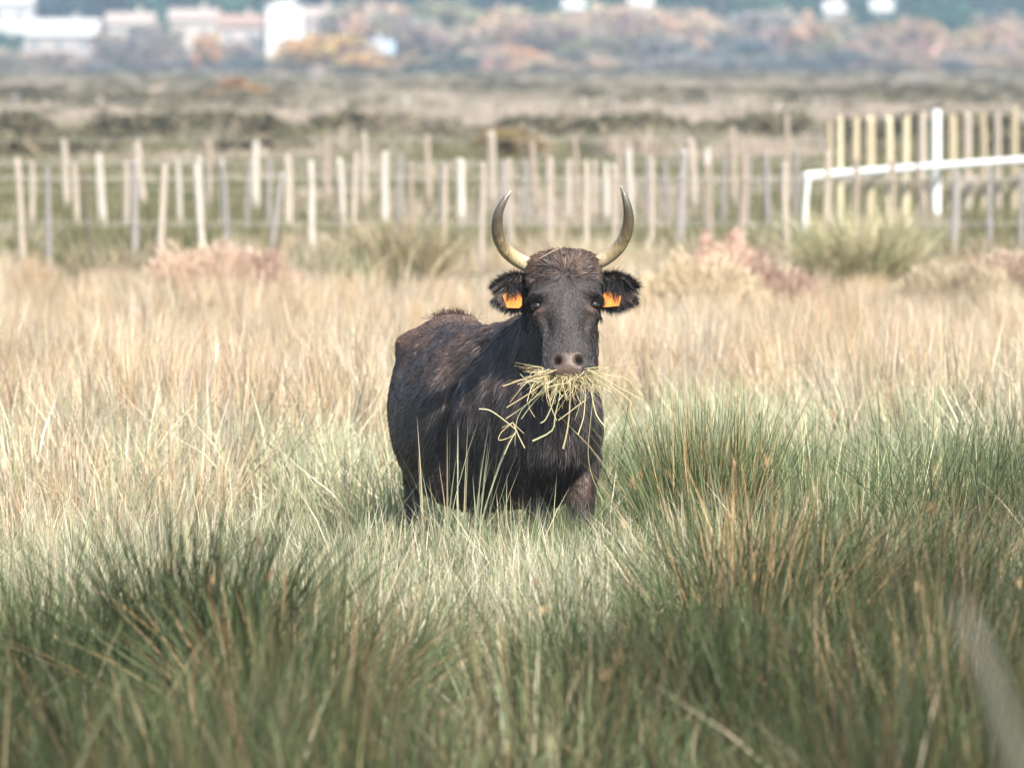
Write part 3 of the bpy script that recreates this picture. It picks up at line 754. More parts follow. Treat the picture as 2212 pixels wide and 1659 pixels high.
tussock('rush_tussock', 1960, 17.0, 650, 0.25, 0.82, FG + BROWN, 0.0085, 0.45, 'brown flecked rushes at the foot of the reed stem', 24, seed=17)
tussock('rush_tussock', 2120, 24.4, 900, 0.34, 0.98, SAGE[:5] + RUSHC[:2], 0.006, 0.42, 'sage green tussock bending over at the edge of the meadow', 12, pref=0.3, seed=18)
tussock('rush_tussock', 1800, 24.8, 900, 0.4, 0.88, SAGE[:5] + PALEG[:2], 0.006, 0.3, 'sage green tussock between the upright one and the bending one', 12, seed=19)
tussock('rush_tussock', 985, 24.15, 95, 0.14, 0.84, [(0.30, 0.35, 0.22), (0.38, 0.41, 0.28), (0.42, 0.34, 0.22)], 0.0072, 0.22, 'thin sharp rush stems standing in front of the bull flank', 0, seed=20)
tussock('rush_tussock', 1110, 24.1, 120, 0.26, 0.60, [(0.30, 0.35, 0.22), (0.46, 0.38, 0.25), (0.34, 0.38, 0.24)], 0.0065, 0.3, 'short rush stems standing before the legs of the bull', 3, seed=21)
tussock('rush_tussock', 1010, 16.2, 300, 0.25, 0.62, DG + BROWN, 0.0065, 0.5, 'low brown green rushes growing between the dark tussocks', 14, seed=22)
def glasswort(vx, d, rx, h, pal, label, seed):
    g_ = np.random.default_rng(seed)
    n = 5200
    a = g_.uniform(0, 6.28, n); r = np.sqrt(g_.uniform(0, 1, n)) * g_.uniform(0.8, 1.15, n)
    lump = np.array([noise.noise(Vector((math.cos(q) * s * 2.2 + seed, math.sin(q) * s * 2.2, seed))) for q, s in zip(a, r)])
    z = h * 0.88 * np.sqrt(np.clip(1 - r ** 2, 0, 1)) * (0.8 + 0.5 * lump)
    B = np.stack([rx * r * np.cos(a), rx * 0.7 * r * np.sin(a), z * g_.uniform(0.45, 1, n)], 1)
    V, Fc, C = blades(g_, B, g_.uniform(0.05, 0.11, n), a + g_.normal(0, .6, n), g_.uniform(0.1, 0.9, n), g_.uniform(0.008, 0.015, n), 2, pal=pal)
    o = obj('glasswort_bush', make_mesh('glasswort_bush', V, Fc, M_SCRUB, C), None, (P(vx, 300, d).x, d, 0))
    return tag(o, label, 'glasswort bush')
RED = [(0.52, 0.35, 0.285), (0.60, 0.45, 0.36), (0.46, 0.30, 0.24), (0.62, 0.49, 0.39)]
REDTAN = [(0.58, 0.43, 0.34), (0.64, 0.51, 0.40), (0.53, 0.38, 0.30), (0.60, 0.51, 0.38)]
TANG = [(0.60, 0.50, 0.36), (0.54, 0.48, 0.33), (0.62, 0.48, 0.36), (0.46, 0.42, 0.28)]
glasswort(440, 54.0, 0.62, 0.80, REDTAN, 'pale reddish glasswort mound in the dry grass before the fence', 31)
glasswort(560, 53.5, 0.43, 0.67, RED, 'red end of the glasswort mound below the leaning grey post', 32)
glasswort(455, 48.0, 0.45, 0.38, REDTAN, 'small pinkish glasswort patch in the grass in front of the red mound', 33)
glasswort(1510, 50.0, 0.69, 0.83, TANG, 'tan glasswort mound beside the right ear of the bull', 34)
glasswort(1670, 51.0, 0.47, 0.67, RED, 'bright pink red glasswort mound beneath the fence and the green tussock', 35)
glasswort(1570, 55.0, 0.39, 0.80, RED, 'small pink glasswort tuft on top of the tan mound', 36)
glasswort(2060, 52.0, 0.62, 0.62, TANG, 'tan glasswort mound at the end of the green tussock', 37)
glasswort(2180, 53.0, 0.50, 0.72, REDTAN, 'reddish glasswort mound under the grey posts by the palisade', 38)

# tall reed stem close to the camera
M_REED = plain_mat('reed_stem', (0.10, 0.10, 0.075), 0.6, 0.15, 6.0, 0.1)
m = MB(); p0, p1, p2 = P(2058, 1290, 6.0), P(2120, 1420, 6.0), P(2195, 1640, 6.0)
p3 = Vector((p2.x + 0.10, 6.02, 0.9)); p4 = Vector((p2.x + 0.2, 6.05, -0.05))
m.tube([p4, p3, p2, p1, p0], [0.012, 0.013, 0.014, 0.012, 0.003], 8, 0.6)
o = obj('reed_stem', m.mesh('reed_stem', M_REED, True)); tag(o, 'single tall pale reed stem, strongly blurred, bending over the rushes', 'reed')

# haze of the far distance
hm, nt, out = new_mat('haze')
pv = nt.nodes.new('ShaderNodeVolumePrincipled')
pv.inputs['Color'].default_value = (0.62, 0.82, 1.0, 1)
pv.inputs['Density'].default_value = 0.00038
pv.inputs['Anisotropy'].default_value = 0.0
pv.inputs['Density Attribute'].default_value = ''
nt.links.new(pv.outputs[0], out.inputs['Volume'])
m = MB(); m.box((-440, -60, -1.2), (440, 1520, 24.0))
o = obj('haze', m.mesh('haze', hm)); tag(o, 'thin blue haze over the far marsh', 'haze', kind='stuff')
# ------------------------------------------------------------------ the bull
def loft_mesh(sections, n=36, tent=0.0):
    """sections: (centre, u axis, v axis, half width, v plus, v minus, exponent) -> closed surface"""
    V, Fc = [], []
    for (c, u, v, hw, vp, vm, ex) in sections:
        for k in range(n):
            a = 2 * math.pi * k / n
            ca, sa = math.cos(a), math.sin(a)
            x_ = hw * math.copysign(abs(ca) ** (2 / ex), ca) * (1 - tent * max(0, sa) ** 2 * (1 - abs(sa) * 0.35))
            y_ = (vp if sa > 0 else vm) * math.copysign(abs(sa) ** (2 / ex), sa)
            V.append(c + u * x_ + v * y_)
    m_ = len(sections)
    for i in range(m_ - 1):
        for k in range(n):
            Fc.append((i*n+k, i*n+(k+1) % n, (i+1)*n+(k+1) % n, (i+1)*n+k))
    V.append(sections[0][0]); V.append(sections[-1][0])
    for k in range(n):
        Fc.append((m_*n, (k+1) % n, k)); Fc.append((m_*n+1, (m_-1)*n+k, (m_-1)*n+(k+1) % n))
    return V, Fc

UP = Vector((0, 0, 1))
def refine(rows, k=5):
    """smooth interpolation of table rows (Catmull-Rom)"""
    A = np.array(rows, float); out_ = []
    for i in range(len(A) - 1):
        p0, p1, p2, p3 = A[max(i-1, 0)], A[i], A[i+1], A[min(i+2, len(A)-1)]
        for s in range(k):
            t = s / k
            out_.append(0.5 * ((2*p1) + (-p0+p2)*t + (2*p0-5*p1+4*p2-p3)*t*t + (-p0+3*p1-3*p2+p3)*t**3))
    out_.append(A[-1]); return np.array(out_)

bull_mb = MB()
# trunk: x, y of the spine, half width, top z, bottom z, exponent
TR = refine([(0.205, 24.66, 0.05, 0.88, 0.70, 2.0), (0.20, 24.70, 0.13, 0.95, 0.58, 2.1), (0.175, 24.80, 0.20, 1.04, 0.50, 2.2), (0.13, 24.98, 0.245, 1.13, 0.39, 2.2),
      (0.05, 25.20, 0.275, 1.16, 0.375, 2.2), (-0.06, 25.42, 0.305, 1.135, 0.35, 2.1), (-0.16, 25.64, 0.335, 1.12, 0.33, 2.05), (-0.22, 25.84, 0.318, 1.125, 0.38, 2.1),
      (-0.255, 26.02, 0.268, 1.15, 0.51, 2.2), (-0.28, 26.18, 0.235, 1.13, 0.60, 2.3), (-0.30, 26.32, 0.19, 1.06, 0.70, 2.4), (-0.305, 26.38, 0.07, 0.98, 0.80, 2.0)], 4)
sec = []
for i, r in enumerate(TR):
    t = Vector(((TR[min(i+1, len(TR)-1)] - TR[max(i-1, 0)])[0], (TR[min(i+1, len(TR)-1)] - TR[max(i-1, 0)])[1], 0)).normalized()
    u = Vector((t.y, -t.x, 0))
    zc = r[3] * 0.45 + r[4] * 0.55
    sec.append((Vector((r[0], r[1], zc)), u, UP, r[2], r[3] - zc, zc - r[4], r[5]))
bull_mb.add(*loft_mesh(sec, 40, 0.30))
# neck
NK = refine([(0.06, 25.22, 0.86, 0.22, 0.29), (0.11, 25.06, 0.92, 0.21, 0.29), (0.155, 24.94, 1.00, 0.185, 0.25), (0.19, 24.86, 1.10, 0.16, 0.20), (0.208, 24.80, 1.20, 0.145, 0.165), (0.212, 24.76, 1.28, 0.12, 0.12)], 4)
sec = []
for i, r in enumerate(NK):
    q = NK[min(i+1, len(NK)-1)] - NK[max(i-1, 0)]
    t = Vector(q[:3]).normalized(); u = t.cross(UP).normalized(); v = u.cross(t).normalized()
    sec.append((Vector(r[:3]), u, v, r[3], r[4], r[4], 2.2))
bull_mb.add(*loft_mesh(sec, 32))
# head
H0, H1 = P(1216, 546, 24.74), P(1227, 802, 24.50)
HL = (H1 - H0).length
HA = (H1 - H0).normalized()
HX = Vector((1, 0.03, 0.0)); HX = (HX - HA * HX.dot(HA)).normalized()
HN = HX.cross(HA).normalized()
if HN.y > 0: HN = -HN
HS = refine([(0.005, 0.05, 0.03, 0.04, 2.0), (0.03, 0.110, 0.055, 0.07, 2.1), (0.10, 0.140, 0.080, 0.10, 2.3), (0.20, 0.148, 0.092, 0.12, 2.5), (0.34, 0.147, 0.090, 0.15, 2.5),
             (0.44, 0.143, 0.082, 0.165, 2.4), (0.55, 0.130, 0.074, 0.17, 2.4), (0.68, 0.116, 0.066, 0.145, 2.4), (0.81, 0.104, 0.060, 0.115, 2.4), (0.90, 0.104, 0.062, 0.095, 2.5),
             (0.99, 0.108, 0.063, 0.085, 2.6), (1.05, 0.098, 0.054, 0.075, 2.5), (1.085, 0.06, 0.03, 0.05, 2.1)], 4)
sec = [(H0 + HA * (r[0] * HL), HX, HN, r[1], r[2], r[3], r[4]) for r in HS]
bull_mb.add(*loft_mesh(sec, 40))
# chin
def hp(t, l, n_): return H0 + HA * (t * HL) + HX * l + HN * n_
sec = [(hp(t, 0, nn), HX, HN, w, w * 0.7, w * 0.7, 2.2) for t, nn, w in ((0.75, -0.08, 0.05), (0.85, -0.085, 0.07), (0.97, -0.09, 0.072), (1.05, -0.095, 0.055), (1.09, -0.095, 0.02))]
bull_mb.add(*loft_mesh(sec, 24))
# ears
def ear(side):
    base = P(1146 if side < 0 else 1290, 626 if side < 0 else 624, 24.73); tip = P(1066 if side < 0 else 1375, 632 if side < 0 else 630, 24.70)
    ax = (tip - base); Lr = ax.length; ax.normalize()
    upv = Vector((side * -0.12, -0.15, 1)); upv = (upv - ax * upv.dot(ax)).normalized()
    fr = ax.cross(upv).normalized()
    if fr.y > 0: fr = -fr
    na_, nc_ = 11, 11
    Vf, Vb = [], []
    for i in range(na_):
        a = i / (na_ - 1)
        wd = 0.074 * (math.sin(math.pi * min(1, 0.16 + 0.80 * a)) ** 0.62) * (1 - 0.12 * a)
        for j in range(nc_):
            c = -1 + 2 * j / (nc_ - 1)
            q = base + ax * (a * Lr) + upv * (c * wd + 0.004) + fr * (0.036 * c * c - 0.018 + 0.014 * a)
            th = 0.013 * (1 - 0.45 * c * c) * (1 - 0.3 * a)
            Vf.append(q + fr * th); Vb.append(q - fr * th)
    V = Vf + Vb; nb = na_ * nc_; Fc = []
    for i in range(na_ - 1):
        for j in range(nc_ - 1):
            p = i * nc_ + j
            Fc.append((p, p + nc_, p + nc_ + 1, p + 1)); Fc.append((nb + p, nb + p + 1, nb + p + nc_ + 1, nb + p + nc_))
    rim = [i * nc_ for i in range(na_)] + [(na_ - 1) * nc_ + j for j in range(1, nc_)] + [i * nc_ + nc_ - 1 for i in range(na_ - 2, -1, -1)] + [j for j in range(nc_ - 2, 0, -1)]
    for a_, b_ in zip(rim, rim[1:] + rim[:1]): Fc.append((a_, b_, nb + b_, nb + a_))
    bull_mb.add(V, Fc)
    return base, ax, upv, fr, Lr
EARS = [ear(-1), ear(1)]
# legs
def leg(pts, rad, ex=2.0):
    rows = refine([(*p, r[0], r[1]) for p, r in zip(pts, rad)], 4)
    sec = [(Vector(r[:3]), Vector((1, 0, 0)), Vector((0, 1, 0)), r[3], r[4], r[4], 2.2) for r in rows]
    bull_mb.add(*loft_mesh(sec, 24))
for xx, yy in ((0.115, 24.92), (0.285, 24.86)):
    leg([(xx - 0.02, yy + 0.10, 0.80), (xx, yy + 0.07, 0.62), (xx, yy + 0.03, 0.48), (xx, yy, 0.32), (xx, yy + 0.01, 0.26), (xx, yy + 0.01, 0.16), (xx, yy - 0.01, 0.08), (xx, yy - 0.02, 0.04), (xx, yy - 0.03, 0.0)],
        [(0.07, 0.12), (0.085, 0.11), (0.064, 0.075), (0.047, 0.05), (0.044, 0.045), (0.034, 0.036), (0.042, 0.045), (0.042, 0.048), (0.05, 0.06)])
for xx, yy in ((-0.43, 26.10), (-0.14, 26.16)):
    leg([(xx + 0.02, yy - 0.02, 0.92), (xx, yy - 0.04, 0.76), (xx, yy - 0.02, 0.62), (xx, yy + 0.08, 0.50), (xx, yy + 0.15, 0.40), (xx, yy + 0.12, 0.30), (xx, yy + 0.10, 0.16), (xx, yy + 0.06, 0.08), (xx, yy + 0.03, 0.04), (xx, yy + 0.01, 0.0)],
        [(0.10, 0.18), (0.105, 0.18), (0.09, 0.13), (0.06, 0.075), (0.042, 0.052), (0.038, 0.042), (0.036, 0.038), (0.044, 0.046), (0.043, 0.048), (0.05, 0.06)])
# tail, hanging behind the rump
tl = [(-0.305, 26.36, 1.06), (-0.31, 26.44, 1.02), (-0.315, 26.48, 0.85), (-0.31, 26.47, 0.6), (-0.30, 26.46, 0.35)]
sec = [(Vector(p), Vector((1, 0, 0)), Vector((0, 1, 0)), r, r, r, 2.0) for p, r in zip(tl, (0.05, 0.035, 0.026, 0.024, 0.03))]
bull_mb.add(*loft_mesh(sec, 14))

src = make_mesh('bull_source', bull_mb.v, bull_mb.f)
tmp = bpy.data.objects.new('bull_source', src); col.objects.link(tmp)
rm = tmp.modifiers.new('remesh', 'REMESH'); rm.mode = 'VOXEL'; rm.voxel_size = 0.0085; rm.use_smooth_shade = True
sm = tmp.modifiers.new('smooth', 'SMOOTH'); sm.iterations = 4; sm.factor = 0.5
dg = bpy.context.evaluated_depsgraph_get()
body_me = bpy.data.meshes.new_from_object(tmp.evaluated_get(dg)); body_me.name = 'body'
bpy.data.objects.remove(tmp)
nv = len(body_me.vertices)
co = np.empty(nv * 3, np.float32); body_me.vertices.foreach_get('co', co); co = co.reshape(-1, 3).astype(float)
no = np.empty(nv * 3, np.float32); body_me.vertices.foreach_get('normal', no); no = no.reshape(-1, 3).astype(float)
h0, hx_, ha_, hn_ = (np.array(v) for v in (H0, HX, HA, HN))
def head_coords(Q):
    q = Q - h0
    return q @ ha_ / HL, q @ hx_, q @ hn_
ht, hl, hn2 = head_coords(co)
in_head = (ht > -0.1) & (ht < 1.15) & (np.abs(hl) < 0.17) & (hn2 > -0.20) & (co[:, 1] < 24.95)
front = in_head & (hn2 > -0.06)
def gauss(t0, l0, st, sl, a=None):
    return np.exp(-((ht - t0) * HL / st) ** 2 - ((np.abs(hl) - l0) / sl) ** 2)
disp = np.zeros(nv)
disp -= 0.018 * gauss(0.472, 0.118, 0.022, 0.024) * in_head          # eye sockets
disp += 0.024 * gauss(0.398, 0.112, 0.019, 0.034) * in_head          # brows
disp += 0.010 * gauss(0.530, 0.112, 0.012, 0.026) * in_head         # lower lids
disp -= 0.024 * gauss(0.64, 0.088, 0.055, 0.030) * front            # hollow beside the nasal bone
disp += 0.009 * gauss(0.66, 0.0, 0.10, 0.045) * front               # nasal ridge
disp -= 0.010 * gauss(0.27, 0.0, 0.030, 0.020) * front              # dip of the forehead whorl
disp += 0.008 * gauss(0.17, 0.07, 0.05, 0.04) * front
disp += 0.008 * gauss(0.915, 0.046, 0.014, 0.022) * front            # nostril wings
disp -= 0.040 * gauss(0.955, 0.043, 0.017, 0.0125) * front          # nostrils
disp += 0.007 * gauss(0.97, 0.0, 0.05, 0.04) * front
disp -= 0.010 * gauss(0.70, 0.10, 0.05, 0.03) * in_head
# hips, ribs and loin on the trunk
trunk = co[:, 1] > 25.05
rib = np.array([noise.noise(Vector((q[1] * 9.0 + q[2] * 1.5, q[2] * 1.2, 2.0))) for q in co])
disp += 0.011 * rib * trunk
hip = np.exp(-((co[:, 1] - 26.0) / 0.07) ** 2 - ((co[:, 2] - 1.02) / 0.055) ** 2) * (co[:, 0] < -0.30)
disp += 0.045 * hip
disp -= 0.045 * np.exp(-((co[:, 1] - 25.80) / 0.09) ** 2 - ((co[:, 2] - 0.96) / 0.09) ** 2) * (co[:, 0] < -0.25)
disp -= 0.034 * np.exp(-((co[:, 1] - 25.24 + (co[:, 2] - 0.8) * 0.10) / 0.05) ** 2) * (co[:, 0] < 0) * (co[:, 2] < 1.08) * (co[:, 2] > 0.45)
disp += 0.034 * np.exp(-((co[:, 1] - 25.05) / 0.10) ** 2 - ((co[:, 2] - 0.80) / 0.16) ** 2) * (co[:, 0] < 0)
co2 = co + no * disp[:, None]
body_me.vertices.foreach_set('co', co2.astype(np.float32).ravel()); body_me.update()
body_me.vertices.foreach_get('normal', nb_ := np.empty(nv * 3, np.float32)); no = nb_.reshape(-1, 3).astype(float)
co = co2; ht, hl, hn2 = head_coords(co)

BLK, BRN, RDB = np.array((0.038, 0.033, 0.033)), np.array((0.112, 0.072, 0.054)), np.array((0.17, 0.092, 0.060))
def sstep(a, b, x_): t = np.clip((x_ - a) / (b - a), 0, 1); return t * t * (3 - 2 * t)
def coat(Q, Nn):
    """coat colour by place on the animal: black, browner along the back, crown and lower legs"""
    t, l, n_ = head_coords(Q)
    hd = (t > -0.15) & (t < 1.15) & (np.abs(l) < 0.19) & (Q[:, 1] < 24.93) & (n_ > -0.2)
    nz = np.array([noise.noise(Vector((q[0] * 7, q[1] * 4, q[2] * 9))) for q in Q])
    nz2 = np.array([noise.noise(Vector((q[0] * 22 + 5, q[1] * 14, q[2] * 14))) for q in Q])
    br = np.clip(0.25 + nz * 0.9 + nz2 * 0.4, 0, 1) * sstep(0.66, 1.02, Q[:, 2]) * 0.95
    br = np.maximum(br, 0.8 * sstep(25.6, 26.0, Q[:, 1]) * sstep(0.98, 1.12, Q[:, 2]))
    br = np.where(Q[:, 2] < 0.62, np.clip(0.2 + nz * 0.8 + nz2 * 0.5, 0, 1) * sstep(0.62, 0.45, Q[:, 2]) * 0.9, br)
    brh = np.clip(0.55 + nz2 * 0.6, 0, 1) * sstep(0.36, 0.12, t) + 0.7 * np.exp(-((t - 0.52) * HL / 0.03) ** 2 - ((np.abs(l) - 0.105) / 0.022) ** 2)
    br = np.where(hd, np.clip(brh, 0, 1), br)
    br = np.where((Q[:, 1] < 25.3) & ~hd & (Q[:, 2] > 0.62), br * 0.35, br)
    rd = np.clip(nz2 * 1.2 - 0.2, 0, 1) * br
    c = BLK[None] * (1 - br[:, None]) + BRN[None] * br[:, None]
    return c * (1 - 0.5 * rd[:, None]) + RDB[None] * 0.5 * rd[:, None], hd
ccol, hdm = coat(co, no)
# the bare nose pad
pad = sstep(0.885, 0.91, ht) * sstep(1.09, 1.06, ht) * sstep(0.056, 0.046, np.abs(hl) - np.clip(0.96 - ht, 0, 1) * 0.10) * (hn2 > 0.0) * in_head
nos = np.clip(gauss(0.955, 0.043, 0.017, 0.0125) * 1.8 * front, 0, 1)
PADC = np.array((0.105, 0.074, 0.060))
ccol = ccol * (1 - pad[:, None]) + PADC[None] * pad[:, None]
ccol = ccol * (1 - nos[:, None]) + np.array((0.012, 0.009, 0.009))[None] * nos[:, None]
ca = body_me.color_attributes.new('Col', 'FLOAT_COLOR', 'POINT')
c4 = np.ones((nv, 4), np.float32); c4[:, :3] = ccol; ca.data.foreach_set('color', c4.ravel())
at = body_me.attributes.new('pad', 'FLOAT', 'POINT'); at.data.foreach_set('value', pad.astype(np.float32))

def hide_mat(name, fur):
    m, nt, out = new_mat(name)
    N, L = nt.nodes.new, nt.links.new
    a = N('ShaderNodeAttribute'); a.attribute_name = 'Col'
    pb = N('ShaderNodeBsdfPrincipled'); L(a.outputs['Color'], pb.inputs['Base Color'])
    pb.inputs['Roughness'].default_value = 0.5 if fur else 0.6
    pb.inputs['Specular IOR Level'].default_value = 0.36 if fur else 0.3
    if not fur:
        tc = N('ShaderNodeTexCoord'); n_ = N('ShaderNodeTexNoise'); n_.inputs['Scale'].default_value = 90; n_.inputs['Detail'].default_value = 4
        L(tc.outputs['Object'], n_.inputs['Vector'])
        bp = N('ShaderNodeBump'); bp.inputs['Strength'].default_value = 0.5; bp.inputs['Distance'].default_value = 0.006
        L(n_.outputs[0], bp.inputs['Height']); L(bp.outputs[0], pb.inputs['Normal'])
        b = N('ShaderNodeAttribute'); b.attribute_name = 'pad'
        mr = N('ShaderNodeMapRange'); mr.inputs['To Min'].default_value = 0.6; mr.inputs['To Max'].default_value = 0.36
        L(b.outputs['Fac'], mr.inputs['Value']); L(mr.outputs[0], pb.inputs['Roughness'])
    L(pb.outputs[0], out.inputs['Surface'])
    return m
M_HIDE, M_FUR = hide_mat('bull_hide', False), hide_mat('bull_fur', True)
body_me.materials.clear(); body_me.materials.append(M_HIDE)
bull = empty('bull', (-0.05, 25.3, 0))
tag(bull, 'black horned bull with orange ear tags standing in the grass with hay in its mouth', 'bull')
world_child('body', body_me, bull)

# ---- coat of hair strands
body_me.calc_loop_triangles()
nt_ = len(body_me.loop_triangles)
tv = np.empty(nt_ * 3, np.int32); body_me.loop_triangles.foreach_get('vertices', tv); tv = tv.reshape(-1, 3)
A, B_, C_3 = co[tv[:, 0]], co[tv[:, 1]], co[tv[:, 2]]
area = 0.5 * np.linalg.norm(np.cross(B_ - A, C_3 - A), axis=1)
cen = (A + B_ + C_3) / 3
tn = np.cross(B_ - A, C_3 - A); tn /= np.linalg.norm(tn, axis=1)[:, None] + 1e-12
viewd = cen - np.array([0, 0, CAM_H]); viewd /= np.linalg.norm(viewd, axis=1)[:, None]
t_, l_, n2_ = head_coords(cen)
hdt = (t_ > -0.15) & (t_ < 1.15) & (np.abs(l_) < 0.19) & (cen[:, 1] < 24.93) & (n2_ > -0.2)
eart = (np.abs(l_) > 0.150) & (cen[:, 1] < 24.85) & (cen[:, 2] > 1.15)
padt = pad[tv].mean(1); nost = nos[tv].mean(1)
wgt = area * np.where((tn * viewd).sum(1) < 0.35, 1.0, 0.12) * np.where(cen[:, 2] < 0.25, 0.15, 1.0)
wgt *= np.where(hdt, 2.6, 1.0) * np.where(eart, 2.2, 1.0) * np.clip(1 - padt * 2.5, 0, 1) * np.clip(1 - nost * 3, 0, 1)
eyep = [hp(0.472, s * 0.123, 0.031) for s in (-1, 1)]
for e in eyep:
    wgt *= (np.linalg.norm(cen - np.array(e)[None], axis=1) > 0.026)
rg = np.random.default_rng(77)
NS = 62000
pick = rg.choice(nt_, NS, p=wgt / wgt.sum())
u1, u2 = rg.uniform(0, 1, NS), rg.uniform(0, 1, NS); su = np.sqrt(u1)
Pp = A[pick] * (1 - su)[:, None] + B_[pick] * (su * (1 - u2))[:, None] + C_3[pick] * (su * u2)[:, None]
Nn = tn[pick]
th_, lh_, nh_ = head_coords(Pp)
isH, isE = hdt[pick], eart[pick]
flow = np.zeros((NS, 3))
flow[:] = np.array([-0.10, 0.35, -0.95])                              # neck and shoulder: hanging down
bk = sstep(25.1, 25.5, Pp[:, 1])[:, None]
flow = flow * (1 - bk) + np.array([-0.22, 0.85, -0.6])[None] * bk     # trunk: lying back
wt, wl = th_ - 0.27, lh_
fh = ha_[None] * (wt * HL)[:, None] + hx_[None] * (wl * 0.9)[:, None]
fh += ha_[None] * (0.12 * sstep(0.3, 0.5, th_))[:, None]
fh /= np.linalg.norm(fh, axis=1)[:, None] + 1e-9
flow = np.where(isH[:, None], fh, flow)
eo = np.sign(lh_)[:, None] * hx_[None] * 0.7 + np.array([0, -0.1, -0.55])[None]
flow = np.where(isE[:, None], eo, flow)
sw = np.array([noise.noise_vector(Vector(q * 7.0)) for q in Pp])
flow += np.array(sw) * np.where(isH, 0.5, 0.22)[:, None] + rg.normal(0, 0.10, (NS, 3))
flow -= Nn * (flow * Nn).sum(1)[:, None]
flow /= np.linalg.norm(flow, axis=1)[:, None] + 1e-9
ln = rg.uniform(0.018, 0.034, NS)
neckp = ~isH & (Pp[:, 1] < 25.35) & (Pp[:, 2] > 0.6)
ln = np.where(neckp, rg.uniform(0.03, 0.075, NS), ln)
ln = np.where(isH, rg.uniform(0.010, 0.022, NS), ln)
ln = np.where(isH & (th_ < 0.30), rg.uniform(0.02, 0.045, NS), ln)
ln = np.where(isE, rg.uniform(0.02, 0.045, NS), ln)
ln = np.where((Pp[:, 2] < 0.62), rg.uniform(0.025, 0.055, NS), ln)
lift = np.where(isH & (th_ < 0.3), 0.38, 0.13) + np.where(isE, 0.15, 0)
lift = lift * rg.uniform(0.5, 1.5, NS)
strC, _ = coat(Pp, Nn)
stz = np.array([noise.noise(Vector((q[0] * 34, q[1] * 16, q[2] * 5))) for q in Pp])
calm = np.where(isH & (th_ > 0.3), 0.45, 1.0)[:, None]
strC = strC * np.where(neckp, 1.25, 1.0)[:, None] * np.exp(rg.normal(0, 0.5, (NS, 1)) * calm) * np.exp(stz[:, None] * 1.3 * calm) * 1.1  # lighter neck strands and streaks put the sheen of the coat into its colour

def strands(Pp, Nn, flow, ln, lift, cl, wd, curl=0.0):
    n = len(Pp)
    d0 = flow + Nn * lift[:, None]; d0 /= np.linalg.norm(d0, axis=1)[:, None]
    d1 = flow * 1.0 + Nn * (lift * 0.2)[:, None] + np.array([0, 0, -0.2])[None] + rg.normal(0, curl, (n, 3)); d1 /= np.linalg.norm(d1, axis=1)[:, None]
    side = np.cross(d0, Nn + rg.normal(0, 0.5, (n, 3))); side /= np.linalg.norm(side, axis=1)[:, None] + 1e-9
    a = Pp - Nn * 0.002; b = Pp + d0 * (ln * 0.5)[:, None]; c = b + d1 * (ln * 0.5)[:, None]
    w = side * (wd * 0.5)[:, None]
    V = np.stack([a - w, a + w, b + w * 0.85, b - w * 0.85, c], 1).reshape(-1, 3)
    f = np.array([[0, 1, 2], [0, 2, 3], [3, 2, 4]])
    Fc = (f[None] + (np.arange(n) * 5)[:, None, None]).reshape(-1, 3)
    return V, Fc, np.clip(np.repeat(cl, 5, 0), 0, 1)
V, Fc, Cc = strands(Pp, Nn, flow, ln, lift, strC, rg.uniform(0.0016, 0.0034, NS))
o = world_child('coat_hair', make_mesh('coat_hair', V, Fc, M_FUR, Cc), bull)

# ---- ear fringes and the long inner ear hair
parts = []
for (base, ax, upv, fr, Lr), s in zip(EARS, (-1, 1)):
    b, a, u, f = (np.array(v) for v in (base, ax, upv, fr))
    n = 1500
    t = rg.uniform(0.05, 1.0, n); cc = np.where(rg.uniform(0, 1, n) < 0.5, -1, 1) * rg.uniform(0.75, 1.0, n)
    wd = 0.074 * np.sin(np.pi * np.minimum(1, 0.16 + 0.80 * t)) ** 0.62 * (1 - 0.12 * t)
    Q = b + a * (t * Lr)[:, None] + u * (cc * wd)[:, None] + f * (0.018)
    outw = a[None] * (0.25 + 0.9 * t)[:, None] + u[None] * cc[:, None] * 1.0 + np.array([0, 0, -0.25])[None] + rg.normal(0, 0.28, (n, 3))
    outw /= np.linalg.norm(outw, axis=1)[:, None]
    cl = np.tile(np.array((0.020, 0.017, 0.016)), (n, 1)) * rg.lognormal(0, 0.6, (n, 1))
    parts.append(strands(Q, np.tile(f, (n, 1)), outw, rg.uniform(0.02, 0.05, n), rg.uniform(0, 0.4, n), cl, rg.uniform(0.0015, 0.003, n), 0.15))
    n = 420                                                            # inner hair sweeping down and outwards from the ear root
    t = rg.uniform(-0.05, 0.62, n); cc = rg.uniform(-0.35, 0.98, n)
    Q = b + a * (t * Lr)[:, None] + u * (cc * 0.058)[:, None] + f * 0.020
    dn = a[None] * rg.uniform(-0.15, 0.45, (n, 1)) - u[None] * 1.0 + f[None] * 0.15 + rg.normal(0, 0.12, (n, 3))
    dn /= np.linalg.norm(dn, axis=1)[:, None]
    cl = np.tile(np.array((0.009, 0.0085, 0.010)), (n, 1)) * rg.lognormal(0, 0.4, (n, 1))
    parts.append(strands(Q, np.tile(f, (n, 1)), dn, rg.uniform(0.04, 0.085, n), rg.uniform(0.1, 0.4, n), cl, rg.uniform(0.0010, 0.0022, n), 0.08))
for (v, f_, c_), (e0) in ((join(parts[0:2]), 0), (join(parts[2:4]), 1)):
    world_child('ear_fringe', make_mesh('ear_fringe', v, f_, M_FUR, c_), bull)
